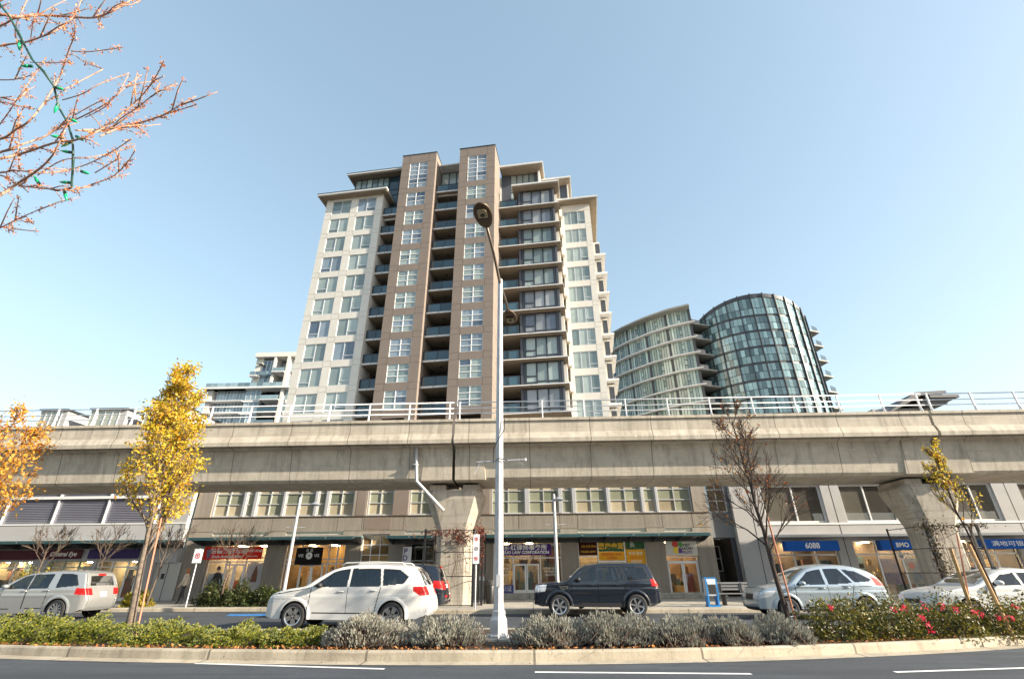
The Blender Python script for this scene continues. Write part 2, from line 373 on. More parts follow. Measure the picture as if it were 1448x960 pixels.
# railing: fin posts with three rails
post = MB().mat(M_WHITE); post.box(-.028, .028, -.05, .03, 0, .86); post.box(-.07, .07, -.07, .07, -.0, .03); post.prism([(-.12, 0), (-.03, .0), (-.03, .35)], 'x', -.012, .012); post.tube([(-.04, -.02, .88), (.04, -.02, .88)], .045, 8)
p0 = post.build('railing_post'); p0.parent = GW; OFF[p0] = Vector((0, 0, 0))
first = True; px_ = []
x = -3.95
while x > -34: px_.append(x); x -= 2.03
x = -3.45
while x < 18.9: px_.append(x); x += 2.06
px_.append(18.9); x = 19.4
while x < 34: px_.append(x); x += 2.06
for x in sorted(px_):
    L = Vector((x, 23.2, 8.32)) - OFF[GW]
    if first: p0.location = L; first = False; OFF[p0] = Vector((0, 0, 0))
    else: clone(p0, GW, L)
for a, b in spans(.03):
    for z in (.88, .58, .32):
        m = MB().mat(M_WHITE); m.smooth = True; m.tube([(a, 23.18, 8.32+z), (b, 23.18, 8.32+z)], .03 if z > .8 else .024, 8); m.build('rail', GW)
m = MB().mat(M_FRAME); m.smooth = True     # rainwater pipe on the girder
A = at(589, 626, Y=23.52); B = at(589, 680, Y=23.66); Cc = at(612, 705, Y=24.0)
m.tube([A, B, Cc, Cc+Vector((.5, .3, -.5))], .075, 10); m.box(A.x-.16, A.x+.16, 23.5, 23.8, 6.2, 6.24); m.build('rainwater_pipe', GW)

def column(xc, label, glow=0):
    t = thing('guideway_column', label, 'column', (xc, 25.5, 0), group='concrete columns under the viaduct')
    m = MB().mat(M_PIER)
    def ring(hw, y0, y1, z, ch=.22): return [(xc-hw+ch, y0, z), (xc+hw-ch, y0, z), (xc+hw, y0+ch, z), (xc+hw, y1-ch, z), (xc+hw-ch, y1, z), (xc-hw+ch, y1, z), (xc-hw, y1-ch, z), (xc-hw, y0+ch, z)]
    rs = [ring(1.30, 24.45, 26.6, 5.16, .3), ring(1.40, 24.4, 26.65, 5.0, .35), ring(1.38, 24.42, 26.6, 4.72, .4), ring(.86, 24.75, 26.35, 3.35, .3), ring(.8, 24.8, 26.3, 2.9, .25), ring(.8, 24.8, 26.3, .1, .25)]
    i0 = len(m.v)
    for r in rs: m.v += [Vector(p) for p in r]
    for k in range(len(rs)-1):
        for j in range(8): m.face([i0+k*8+j, i0+(k+1)*8+j, i0+(k+1)*8+(j+1) % 8, i0+k*8+(j+1) % 8])
    m.face([i0+j for j in range(8)]); m.build('shaft', t)
    m = MB().mat(M_PIER)
    for s_ in (-1, 1): m.box(xc+s_*.42, xc+s_*1.22, 24.5, 26.5, 5.158, 5.40)
    m.build('bearing_plinth', t)
    m = MB().mat(M_BLACK)
    for s_ in (-1, 1): m.box(xc+s_*.5, xc+s_*1.15, 24.6, 26.4, 5.40, 5.455)
    m.build('bearing', t)
    return t
column(-3.75, 'flared concrete column behind the tall lamp post')
column(19.1, 'flared concrete column in front of the blue bank signs')
column(-31.5, 'flared concrete column beyond the left edge of the view')
# black trellis frames with creeper round the two columns
def trellis(xc, label):
    t = thing('column_trellis', label, 'trellis', (xc, 25.5, .15), group='black trellises round the columns')
    for x in (xc-1.22, xc+1.05, xc+1.38):
        m = MB().mat(M_BLACK)
        y = 24.2 if x < xc+1.1 else 25.0
        m.box(x-.045, x+.045, y-.045, y+.045, .15, 3.35)
        m.build('post', t); m = MB().mat(M_BLACK); m.box(x-.03, x+.03, 26.77, 26.83, .15, 3.35); m.build('post', t)
    m = MB().mat(M_BLACK)
    for z in (.2, 1.35, 2.35, 3.28): m.tube([(xc-1.22, 24.2, z), (xc+1.05, 24.2, z), (xc+1.38, 25.0, z), (xc+1.38, 26.8, z)], .018, 5); m.tube([(xc-1.22, 24.2, z), (xc-1.22, 26.8, z)], .018, 5)
    m.build('crossbar', t)
    m = MB().mat(mat('mesh_wire', (.10, .10, .10), .5, .5))
    k = 0
    while k*.16 < 2.2: m.box(xc-1.2+k*.16, xc-1.195+k*.16, 24.198, 24.202, .2, 3.28); k += 1
    k = 0
    while k*.16 < 3.1: m.box(xc-1.2, xc+1.03, 24.203, 24.207, .2+k*.16, .205+k*.16); k += 1
    m.build('wire_mesh', t)
    return t
trellis(-3.75, 'black trellis frame around the concrete column behind the tall lamp post')
trellis(19.1, 'black trellis frame around the concrete column by the blue bank signs')
def creeper(name, label, leafm, spots, stems, n=260, sz=.05):
    t = thing(name, label, 'creeper', (spots[0][0], spots[0][1], .15)); m = MB().mat(leafm); rnd = random.Random(int(spots[0][0]*10)+5)
    for (x, y, z, rx, ry, rz2, dens) in spots:
        for _ in range(int(n*dens)):
            c = Vector((x+rnd.gauss(0, rx), y+rnd.gauss(0, ry), z+rnd.gauss(0, rz2))); leaf(m, c, sz*rnd.uniform(.6, 1.4), rnd)
    m.build('leaves', t); m = MB().mat(M_BARK)
    for s_ in range(stems):
        x, y, z = spots[0][:3]; x += rnd.uniform(-.9, 1.3); pts = [Vector((x, 24.16, 3.25))]
        for k in range(9): pts.append(pts[-1]+Vector((rnd.uniform(-.14, .14), rnd.uniform(-.01, .01), -rnd.uniform(.12, .34))))
        m.tube([p for p in pts if p.z > .2], .011, 4)
    m.build('stems', t)
def leaf(m, c, s, rnd, flat=0.):
    n = Vector((rnd.gauss(0, 1), rnd.gauss(0, 1), rnd.gauss(0, 1)+flat)).normalized(); a = n.orthogonal().normalized(); a.rotate(Matrix.Rotation(rnd.uniform(0, 6.3), 3, n)); b = n.cross(a)*.62
    m.quad(c-a*s, c-b*s*.8+n*s*.12, c+a*s, c+b*s*.8+n*s*.12)
M_CRED = leafmat('creeper_red', [(.20, .035, .015), (.09, .02, .012), (.26, .08, .03)])
M_CGRN = leafmat('creeper_dark', [(.04, .05, .02), (.09, .06, .02), (.02, .025, .012), (.14, .06, .03)])
creeper('creeper', 'russet creeper hanging over the trellis top behind the tall lamp post', M_CRED, [(-4.0, 24.1, 3.15, .55, .06, .13, .9), (-3.3, 24.1, 2.95, .28, .06, .22, .9), (-2.45, 24.5, 3.2, .16, .25, .16, .9), (-2.35, 24.9, 2.4, .06, .2, .45, .35)], 12, 300)
creeper('creeper', 'dark green creeper climbing the trellis beside the blue bank sign', M_CGRN, [(18.2, 24.1, 3.2, .5, .06, .12, .9), (18.0, 24.2, 2.3, .12, .1, .75, 1.6), (18.2, 24.2, 1.2, .15, .1, .6, .8), (19.8, 24.1, 3.25, .5, .06, .08, .4)], 10, 300)
# ================================================================== STREET BUILDINGS
def wall(m, x0, x1, z0, z1, y, th, ops):
    zs = sorted({z0, z1, *[max(z0, min(z1, o[k])) for o in ops for k in (2, 3)]}); xs_ = sorted({x0, x1, *[max(x0, min(x1, o[k])) for o in ops for k in (0, 1)]})
    for za, zb in zip(zs, zs[1:]):
        run = None
        for xa, xb in zip(xs_, xs_[1:]):
            xm, zm = (xa+xb)/2, (za+zb)/2; solid = not any(o[0] < xm < o[1] and o[2] < zm < o[3] for o in ops)
            if solid: run = (run[0], xb) if run else (xa, xb)
            if (not solid or xb == xs_[-1]) and run: m.box(run[0], run[1], y, y+th, za, zb); run = None
def window(parent, x0, x1, z0, z1, y, vx=(.5,), hz=(.5,), fr=None, gl=None, fw=.05, dep=.08, name='window', sill=False, gmats=None, **k):
    """frame and glazing bars proud of the panes; panes are separate islands so each reads a little different"""
    m = MB().mat(fr or M_FRAME); w, h = x1-x0, z1-z0
    m.box(x0, x0+fw, y, y+dep, z0, z1); m.box(x1-fw, x1, y, y+dep, z0, z1); m.box(x0+fw, x1-fw, y, y+dep, z0, z0+fw); m.box(x0+fw, x1-fw, y, y+dep, z1-fw, z1)
    X = [x0+fw] + [x0+w*t for t in vx] + [x1-fw]; Z = [z0+fw] + [z0+h*t for t in hz] + [z1-fw]; b = fw*.4
    for x in X[1:-1]: m.box(x-b, x+b, y+.012, y+dep-.01, z0+fw, z1-fw)
    for z in Z[1:-1]: m.box(x0+fw, x1-fw, y+.016, y+dep-.012, z-b, z+b)
    if sill: m.box(x0-.06, x1+.06, y-.05, y+dep-.02, z0-.06, z0-.002)
    for i, (xa, xb) in enumerate(zip(X, X[1:])):
        for j, (za, zb) in enumerate(zip(Z, Z[1:])):
            m.mat(gmats(i, j) if gmats else (gl or M_TG)); m.quad((xa, y+dep*.6, za), (xb, y+dep*.6, za), (xb, y+dep*.6, zb), (xa, y+dep*.6, zb))
    return m.build(name, parent, **k)
def interior(parent, x0, x1, y, z0, z1, base, accents, seed, depth=3.2, lamps=True):
    rnd = random.Random(seed); n = mat('shop_wall_%s' % seed, base, .8, var=.25, vs=1.2); m = MB().mat(n)
    m.quad((x0, y+depth, z0), (x1, y+depth, z0), (x1, y+depth, z1), (x0, y+depth, z1)); m.quad((x0, y+.1, z0), (x0, y+depth, z0), (x0, y+depth, z1), (x0, y+.1, z1)); m.quad((x1, y+.1, z0), (x1, y+depth, z0), (x1, y+depth, z1), (x1, y+.1, z1))
    m.mat(mat('shop_floor', (.25, .2, .15), .5, var=.2)); m.quad((x0, y+.1, z0+.01), (x1, y+.1, z0+.01), (x1, y+depth, z0+.01), (x0, y+depth, z0+.01))
    m.mat(mat('shop_ceiling', (.6, .58, .52), .8)); m.quad((x0, y+.1, z1), (x1, y+.1, z1), (x1, y+depth, z1), (x0, y+depth, z1))
    m.build('shop_interior', parent)
    m = MB(); k = int((x1-x0)*5)
    for i in range(k):
        c = rnd.choice(accents); m.mat(mat('goods_%d_%d_%d' % tuple(int(q*99) for q in c), c, .6)); x = rnd.uniform(x0+.2, x1-.5); yy = y+rnd.uniform(.5, depth-.3); w = rnd.uniform(.12, .6); zb = z0 if rnd.random() < .5 else z0+rnd.uniform(.5, 1.7)
        m.box(x, x+w, yy, yy+rnd.uniform(.08, .4), zb+.012, zb+rnd.uniform(.2, 1.0) if zb > z0 else zb+rnd.uniform(.5, 1.4))
    m.build('display_goods', parent, kind='stuff')
    if lamps:  # added unseen lamps that give the shopfronts a warm glow
        m = MB().mat(mat('added_glow', (1, .72, .40), emit=24)); 
        for i in range(max(1, int((x1-x0)/1.5))): m.lathe([(0, z1-.05), (.2, z1-.05), (.21, z1-.01)], (x0+.7+i*1.5, y+2.2, 0), 10); m.lathe([(0, z1-.05), (.11, z1-.05), (.12, z1-.01)], (x0+.7+i*1.5, y+2.8, 0), 10)
        m.build('added_lamp', parent)
def shopfront(parent, x0, x1, y, z0, z1, cols, bars, door=None, fr=None, fw=.06):
    """mullioned glass front; cols fractions, bars heights, door=(xa, xb, ztop)"""
    m = MB().mat(fr or M_WFR); X = [x0]+[x0+(x1-x0)*c for c in cols]+[x1]
    for i, x in enumerate(X):
        a = x if i == 0 else x-fw/2; a = min(a, x1-fw); 
        if door and door[0]+.02 < x < door[1]-.02: m.box(a, a+fw, y, y+.1, door[2], z1)
        else: m.box(a, a+fw, y, y+.1, z0, z1)
    for z in [z0]+bars+[z1-fw]:
        if door and z < door[2]-.02:
            m.box(x0+fw, door[0], y+.01, y+.09, z, z+fw); m.box(door[1], x1-fw, y+.01, y+.09, z, z+fw)
        else: m.box(x0+fw, x1-fw, y+.01, y+.09, z, z+fw)
    m.build('shopfront_frame', parent)
    g = MB().mat(M_SHOPG); g.quad((x0, y+.05, z0), (x1, y+.05, z0), (x1, y+.05, z1), (x0, y+.05, z1)); g.build('shopfront_glass', parent)
    if door:
        a, b, zt = door; mid = (a+b)/2
        for p, q in ((a, mid), (mid, b)):
            d = MB().mat(fr or M_WFR); d.box(p+.01, p+.09, y-.03, y+.03, z0, zt); d.box(q-.09, q-.01, y-.03, y+.03, z0, zt); d.box(p+.09, q-.09, y-.03, y+.03, z0, z0+.16); d.box(p+.09, q-.09, y-.03, y+.03, zt-.09, zt)
            dd = d.build('door', parent); h = MB().mat(M_FRAME); hx = q-.14 if p == a else p+.14; h.tube([(hx, y-.06, z0+.8), (hx, y-.06, z0+1.25)], .016, 6); h.build('handle', dd)
def canopy(parent, x0, x1, y, z, proj=1.6, n=None):
    m = MB().mat(M_GREEN); m.prism([(y-proj, z+.0), (y-.02, z+.14), (y-.02, z+.18), (y-proj, z+.06)], 'x', x0, x1); m.box(x0, x1, y-proj-.09, y-proj-.002, z-.075, z+.085)
    c = m.build('canopy', parent)
    m = MB().mat(M_DKST); m.box(x0+.02, x1-.02, y-.12, y-.01, z-.28, z-.1)
    k = n or max(2, int((x1-x0)/1.45)); 
    for i in range(k+1):
        x = x0+.04+(x1-x0-.08)*i/k
        m.prism([(y-proj+.05, z-.02), (y-.02, z+.09), (y-.02, z-.30), (y-.5, z-.26)], 'x', x-.035, x+.035)
    m.mat(M_FRAME)
    for i in range(k+1): x = x0+.04+(x1-x0-.08)*i/k; m.box(x-.04, x+.04, y-proj-.12, y-proj-.092, z-.03, z+.05)
    m.build('canopy_frame', c)
    return c
def board(parent, x0, x1, y, z0, z1, m_, lines, name='sign', th=.08, draw=None):
    m = MB().mat(m_); m.box(x0, x1, y-th, y, z0, z1); s_ = m.build(name, parent); t = MB()
    for (txt, size, fx, fz, tm, kw) in lines: text_mb(t, txt, size, Vector((x0+(x1-x0)*fx, y-th-.004, z0+(z1-z0)*fz)), tm, depth=.003, **kw)
    if draw: draw(t)
    if t.f: t.build('lettering', s_)
    return s_
T_W = mat('letter_white', (.9, .88, .84), .6); T_Y = mat('letter_yellow', (.95, .55, .04), .6); T_B = mat('letter_black', (.02, .02, .02), .6)
T_R = mat('letter_red', (.62, .03, .02), .6); T_P = mat('letter_purple', (.12, .04, .22), .6)

Y = 32.0
# ---- brown concrete building with the shops
BR = thing('shop_building', 'brown striped concrete building with red, black and purple shop signs under teal canopies', 'building', (-5, Y, 0))
bx0, bx1 = -21.6, 10.95
up = [(302, 342.5), (346.5, 357.5), (362, 398.6), (402, 444), (448, 459.5), (464, 499.4), (520, 555), (578.8, 611), (640, 672), (695, 742), (747.5, 790), (794.5, 809.5), (814, 858.5), (862.5, 907.5), (911, 928), (931, 979)]
upx = [(XF(a, 712), XF(b, 712)) for a, b in up]
ops = []
groups = [(upx[0][0], upx[5][1]), upx[6], upx[7], upx[8], (upx[9][0], upx[15][1])]
for a, b in groups: ops.append((a-.03, b+.03, 4.82, 6.75))
fronts = [(290, 372), (398, 485), (507, 547), (570, 612), (697, 795), (819, 917), (944, 990)]
fx = [(XF(a), XF(b)) for a, b in fronts]
for i, (a, b) in enumerate(fx): ops.append((a, b, .12 if i != 4 else .42, 3.25 if i != 2 else 3.72))
slots = [(302, 380), (405, 486), (573, 609), (697, 792), (817, 914), (940, 979)]
for a, b in slots: ops.append((XF(a, 750), XF(b, 750), 3.70, 3.9))
m = MB().mat(M_FLUT); wall(m, bx0, bx1, 0.05, 9.6, Y, .45, ops); m.box(bx0, bx1, Y+.45, Y+.6, 9.0, 9.6)
m.box(bx1-.02, bx1-.01, Y+.3, Y+10, .05, 9.6); m.build('wall', BR)
m = MB().mat(mat('roof_membrane', (.2, .2, .2), .9)); m.box(bx0, bx1, Y+.6, Y+11.8, 9.1, 9.3); m.build('roof', BR)
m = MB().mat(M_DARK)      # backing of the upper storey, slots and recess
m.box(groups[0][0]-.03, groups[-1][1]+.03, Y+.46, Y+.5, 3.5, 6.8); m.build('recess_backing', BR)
for a, b, p_, za, zb_ in ((504.5, 517, 712, 4.84, 6.9), (515, 553, 736, 4.0, 4.72), (556, 577, 712, 4.84, 6.9), (673, 692, 712, 4.84, 6.9)):
    m = MB().mat(M_TAUPE); m.box(XF(a, p_), XF(b, p_), Y-.012, Y+.1, za, zb_); m.build('taupe_panel', BR)
m = MB().mat(M_JOINT)
for px in (385, 477.5, 512, 549, 571, 640, 733.5, 792, 817, 912, 937, 980): x = XF(px, 740); m.box(x-.012, x+.012, Y-.006, Y+.01, 3.93, 4.78)
for a, b in zip([bx0]+[q[1] for q in [(XF(s0, 750), XF(s1, 750)) for s0, s1 in slots]], [XF(s0, 750) for s0, s1 in slots]+[bx1]): m.box(a, b, Y-.005, Y+.01, 3.92, 3.945)
m.box(bx0, bx1, Y-.05, Y+.02, 4.765, 4.81); m.build('panel_joint', BR)
# mitre of fluted ribs in the spandrel band: thin real ribs
m = MB().mat(mat('flute_rib', (.29, .258, .22), .85, var=.2, vs=4, streak=True)); x = bx0+.1; rnd = random.Random(3)
while x < bx1-.1:
    if not any(a-.05 < x < b+.05 for a, b in [(XF(513, 736), XF(553, 736))]): m.box(x, x+.03, Y-.005, Y+.01, 3.96, 4.75)
    x += rnd.choice((.1, .13, .17))
for i in range(len(fx)+1):
    a = bx0 if i == 0 else fx[i-1][1]; b = bx1 if i == len(fx) else fx[i][0]; x = a+.06
    while x < b-.08: m.box(x, x+.03, Y-.005, Y+.01, .2, 3.2); x += rnd.choice((.1, .13, .17))
m.build('rib', BR, kind='stuff')
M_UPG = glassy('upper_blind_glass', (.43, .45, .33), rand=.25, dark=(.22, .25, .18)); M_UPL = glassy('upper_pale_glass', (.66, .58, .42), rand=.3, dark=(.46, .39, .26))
for i, (a, b) in enumerate(upx):
    vx = (.5,) if b-a > 1.0 else ()
    window(BR, a, b, 4.84, 6.74, Y+.12, vx, (.39, .73), M_FRAME, M_UPG, .07, .12, sill=True, gmats=lambda c, r: M_UPL if r == 2 or (r == 0 and random.random() < .45) else M_UPG)  # yellowish top row puts the mirrored viaduct underside into the pane colour
# posts between upper windows
for (a, b), (c, d) in zip(upx, upx[1:]):
    if c-b < .4: m = MB().mat(M_FRAME); m.box(b+.01, c-.01, Y+.06, Y+.2, 4.84, 6.74); m.build('mullion_post', BR)
for i, (a, b) in enumerate(slots): window(BR, XF(a, 750), XF(b, 750), 3.72, 3.89, Y+.1, (.25, .5, .75), (), M_WFR, M_UPL, .03, .06, name='transom_window')
for a, b in ((265, 501), (545, 612), (680, 1006)): canopy(BR, at(a, 761, Y=30.3).x, at(b, 757, Y=30.3).x, Y, 3.42)
warm = [(.75, .42, .12), (.5, .3, .1), (.15, .12, .05), (.6, .5, .3), (.1, .14, .05), (.35, .08, .05)]
pale = [(.7, .68, .66), (.55, .6, .7), (.8, .8, .78), (.5, .1, .08), (.75, .6, .2)]
dk = [(.05, .05, .06), (.5, .38, .2), (.25, .12, .08), (.12, .2, .24), (.55, .5, .4)]
fyz = Y+.22
# 1 antique gallery
a, b = fx[0]; interior(BR, a, b, fyz, .12, 3.25, (.50, .45, .38), pale, 11)
shopfront(BR, a, b, fyz, .12, 3.25, (.32, .66), [2.2, 2.42], (a+(b-a)*.32, a+(b-a)*.66, 2.1))
m = MB().mat(mat('poster_pale', (.72, .66, .70), .6)); m.box(b-(b-a)*.32, b-.1, fyz+.15, fyz+.17, .3, 2.15); m.mat(mat('poster_bottle', (.32, .10, .05), .5)); xm = b-.55
m.prism([(xm-.28, 1.1), (xm+.12, 1.1), (xm+.1, 1.6), (xm-.02, 2.0), (xm-.06, 2.0), (xm-.2, 1.55)], 'y', fyz+.13, fyz+.149); m.prism([(xm-.75, .75), (xm-.7, .55), (xm-.35, .55), (xm-.28, .78), (xm-.5, .95)], 'y', fyz+.13, fyz+.149)
m.mat(mat('poster_sketch', (.42, .46, .60), .6)); m.box(a+.1, a+(b-a)*.3, fyz+.15, fyz+.17, .3, 1.6); m.build('window_poster', BR)
M_RED = mat('sign_red', (.72, .022, .012), .8, spec=.15)
sa, sb = XF(291.5, 780), XF(372.5, 780)
def drawred(t):
    t.mat(mat('sign_vase', (.16, .12, .2), .5)); x = sa+.32; z = 2.42; t.prism([(x-.1, z), (x+.1, z), (x+.14, z+.3), (x+.2, z+.5), (x-.2, z+.5), (x-.14, z+.3)], 'y', Y-.2, Y-.184)
board(BR, sa, sb, Y-.1, 2.36, 3.06, M_RED, [('怡德齋古玩店', .36, .43, .66, T_W, dict(sx=1.1, bold=.008)), ('Xinde Antique Gallery', .24, .41, .22, T_W, dict(shear=.3, sx=.92, bold=.004)), ('778-297-5168', .2, .84, .66, T_W, dict(shear=.2, bold=.004)), ('antique gallery', .12, .85, .24, T_W, {})], draw=drawred)
# 2 vis a vis
a, b = fx[1]; interior(BR, a, b, fyz, .12, 3.25, (.20, .12, .04), warm, 12)
shopfront(BR, a, b, fyz, .12, 3.25, (.28, .5, .72, .86), [2.05, 2.3], (a+(b-a)*.28, a+(b-a)*.66, 2.05))
def drawvis(t):
    t.mat(T_W); t.lathe([(.0, 0), (.2, 0)], ((va+vb)/2+.02, Y-.19, 2.52), 20, 'y')
    text_mb(t, 'A', .24, Vector(((va+vb)/2+.02, Y-.2, 2.52)), T_B, .003)
va, vb = XF(420, 785), XF(457, 785)
board(BR, va, vb, Y-.1, 2.02, 2.98, mat('sign_black', (.015, .012, .012), .8, spec=.15), [('VIS', .25, .2, .52, T_W, {}), ('VIS', .25, .8, .52, T_W, {}), ('名 品', .2, .5, .83, T_W, {})], draw=drawvis)
# 3 tall multi-pane window
a, b = fx[2]; window(BR, a, b, .3, 3.7, Y+.2, (.33, .66), (.16, .33, .5, .66, .83), M_WFR, None, .05, .1, gmats=lambda i, j: glassy('amber_reflection_tint', (.42, .27, .11), dark=(.05, .035, .02), rand=.9, rough=.03))  # amber reflections are put into the colour of the panes
# 4 recessed entrance
a, b = fx[3]; interior(BR, a, b, Y+1.3, .12, 3.25, (.10, .08, .06), warm, 14, 2.0)
shopfront(BR, a+.05, b-.05, Y+1.3, .12, 3.25, (.5,), [2.2], None)
m = MB().mat(M_FLUT); m.box(a-.01, a, Y+.3, Y+1.3, .12, 3.3); m.build('recess_side', BR); m = MB().mat(M_FLUT); m.box(b, b+.01, Y+.3, Y+1.3, .12, 3.3); m.build('recess_side', BR)
# 5 law office
a, b = fx[4]; interior(BR, a, b, fyz, .42, 3.25, (.14, .12, .10), dk, 15)
shopfront(BR, a, b, fyz, .42, 3.25, (.29, .69), [2.28], (XF(726, 820), XF(763, 820), 1.98))
board(BR, XF(712, 778), XF(779, 778), Y-.1, 2.44, 3.06, mat('sign_purple', (.07, .02, .19), .8, spec=.15), [('郭红律师事务所', .33, .47, .67, T_W, dict(sx=1.12, bold=.008)), ('GUO LAW CORPORATION', .23, .47, .25, T_W, dict(bold=.008))])
M_PB = mat('window_sign_blue', (.06, .07, .26), .5)
board(BR, XF(765, 830), XF(795, 830), fyz-.02, .50, .85, M_PB, [('Tel. 778-297', .22, .5, .5, T_W, {})], name='window_sign', th=.012)
board(BR, XF(707, 830), XF(726, 830), fyz-.02, .42, .85, M_PB, [('公证', .3, .5, .5, T_W, {})], name='window_sign', th=.012)
m = MB()
for q, (fa, n_) in enumerate(((.84, 3), (.14, 3))):
    for k in range(3): text_mb(m, ('NOTARY PUBLIC', 'IMMIGRATION', 'REAL ESTATE')[k], .14, Vector((a+(b-a)*fa, fyz+.03, 1.72-.17*k)), T_W, .002, sx=.9)
m.build('window_lettering', BR)
# 6 yellow signs
a, b = fx[5]; interior(BR, a, b, fyz, .12, 3.25, (.22, .18, .12), warm, 16)
shopfront(BR, a, b, fyz, .12, 3.25, (.29, .69), [2.33], (a+(b-a)*.29, a+(b-a)*.69, 2.12))
M_YEL = mat('sign_yellow', (.85, .40, .03), .8, spec=.15); M_GRN = mat('sign_green', (.05, .13, .06), .8, spec=.15); M_MRN = mat('sign_maroon', (.05, .012, .01), .8, spec=.15)
w = b-a; board(BR, a+.06, a+w*.285, fyz-.01, 2.42, 3.18, M_MRN, [('604-278-7800', .16, .55, .65, T_Y, {}), ('778-891-8799', .16, .5, .25, T_Y, {})], name='window_sign', th=.012)
board(BR, a+w*.305, a+w*.68, fyz-.01, 2.62, 3.18, M_GRN, [('惠康参茸', .38, .5, .5, T_Y, dict(bold=.01))], name='window_sign', th=.012)
board(BR, a+w*.305, a+w*.68, fyz-.01, 2.14, 2.60, M_YEL, [('参茸海味 中药', .2, .5, .66, T_R, {}), ('免费咨询', .15, .5, .24, T_R, {})], name='window_sign', th=.012)
board(BR, a+w*.71, a+w*.985, fyz-.01, 2.75, 3.2, M_GRN, [('灸', .32, .35, .5, T_W, {})], name='window_sign', th=.012)
board(BR, a+w*.71, a+w*.985, fyz-.01, 1.95, 2.72, M_YEL, [('针灸 推拿', .2, .5, .72, T_W, {}), ('OPEN 10-7', .16, .5, .42, T_R, {}), ('中医诊所', .17, .5, .15, T_W, {})], name='window_sign', th=.012)
# 7 fruit shop
a, b = fx[6]; interior(BR, a, b, fyz, .12, 3.25, (.30, .20, .12), warm, 17)
shopfront(BR, a, b, fyz, .12, 3.25, (), [2.02, 2.25], (a+.06, b-.06, 2.02))
def drawfruit(t):
    cx, cz = a+.85, 2.85
    for (dx, dz, rr, c) in ((-.25, .14, .19, (.6, .05, .03)), (.06, .12, .14, (.07, .3, .05)), (-.22, -.2, .19, (.85, .6, .04)), (-.02, -.22, .15, (.11, .03, .25))):
        t.mat(mat('fruit_%d' % int(c[0]*100), c, .5)); t.lathe([(.0, -.005), (rr, 0)], (cx+dx, Y-.065, cz+dz), 18, 'y')
board(BR, a+.02, b-.02, Y+.03, 2.36, 3.22, mat('sign_cream', (.62, .60, .55), .8, spec=.15), [('SWEET', .2, .62, .66, T_B, dict(bold=.006)), ('GARDEN', .2, .64, .44, T_B, dict(bold=.006)), ('FRUITS', .2, .66, .2, T_P, dict(bold=.006))], draw=drawfruit)
m = MB().mat(M_WALK); m.box(XF(690, 850), 10.9, Y-.9, Y-.0, .16, .30); m.box(XF(690, 850)+.2, 10.8, Y-.45, Y-.002, .302, .42); m.build('entrance_step', BR)
m = MB().mat(M_WFR); m.box(XF(677, 822), XF(686, 822), Y-.12, Y-.02, 1.1, 1.36); m.build('meter_box', BR)
m = MB().mat(mat('banner_white', (.78, .78, .82), .6)); xa, xb = XF(572, 788), XF(584, 788); m.box(xa, xb, Y-.5, Y-.47, 1.75, 2.95); s_ = m.build('hanging_banner', BR); m = MB()
text_mb(m, 'P', .45, Vector(((xa+xb)/2-.1, Y-.505, 2.7)), T_P, .003, bold=.01); text_mb(m, 'D', .4, Vector(((xa+xb)/2-.1, Y-.505, 2.33)), T_P, .003, bold=.01); text_mb(m, '4', .3, Vector(((xa+xb)/2-.1, Y-.505, 1.95)), T_P, .003); m.build('lettering', s_)

# ---- glazed link between the brown and the grey building
LK = thing('glazed_link', 'recessed grey link with a square paned window between brown and grey buildings', 'building', (11.7, Y+.8, 0))
a, b = bx1+.02, 12.42
m = MB().mat(mat('link_grey', (.20, .21, .23), .7)); m.box(a, b, Y+.25, Y+1.2, 3.35, 4.78); m.box(a, b, Y+.25, Y+.8, 6.9, 9.6); m.box(b-.12, b, Y+.22, Y+.8, 4.8, 6.9); m.mat(mat('blue_trim', (.16, .25, .34), .5)); m.box(a, a+.14, Y+.2, Y+.8, 4.8, 6.9)
m.mat(mat('dark_block', (.10, .085, .07), .9, var=.4, vs=4)); m.box(a, b+.4, Y+3.2, Y+3.4, .1, 3.4); m.box(b+.0, b+.01, Y+1.2, Y+3.2, .1, 3.4); m.build('wall', LK)
window(LK, a+.16, b-.13, 4.82, 6.88, Y+.4, (.5,), (.33, .66), M_WFR, glassy('sepia_glass', (.30, .22, .12), dark=(.10, .08, .05)), .06, .1)
window(LK, a+.2, b-.1, 1.5, 3.0, Y+3.1, (), (.5,), M_WFR, glassy('dim_glass', (.03, .02, .02)), .05, .08)

# ---- grey building with the blue bank signs
GB = thing('bank_building', 'light grey panel building with blue bank signs and wide dark windows', 'building', (22, Y, 0))
X697 = lambda p: XF(p, 697)
bays = [(X697(1075), X697(1160)), (X697(1186), X697(1404)), (X697(1441), X697(1441)+7.5), (X697(1441)+8.9, X697(1441)+17)]
ops = [(a, b, 4.1, 6.35) for a, b in bays] + [(a-.1, b+.1, .15, 3.12) for a, b in bays]
gx0, gx1 = 12.43, 48
m = MB().mat(mat('pale_grey_panel', (.41, .405, .41), .75, var=.1, vs=.7)); wall(m, gx0, gx1, .05, 9.7, Y-.1, .5, ops); m.build('wall', GB)
m = MB().mat(M_WFR); m.box(gx0, gx1, Y-.16, Y-.02, 6.36, 6.52); m.box(gx0+1.4, gx1, Y-.14, Y-.02, 4.0, 4.09); m.mat(M_FRAME); m.box(gx0+1.4, gx1, Y-1.0, Y-.1, 3.30, 3.36); m.box(gx0+1.4, gx1, Y-1.03, Y-1.0, 3.26, 3.40); m.build('ledge', GB)
m = MB().mat(M_BLACK)
for x in (13.55, (bays[0][1]+bays[1][0])/2, (bays[1][1]+bays[2][0])/2, (bays[2][1]+bays[3][0])/2): m.box(x-.02, x+.02, Y-.106, Y-.09, .1, 3.26); m.box(x-.02, x+.02, Y-.106, Y-.09, 3.42, 9.6)
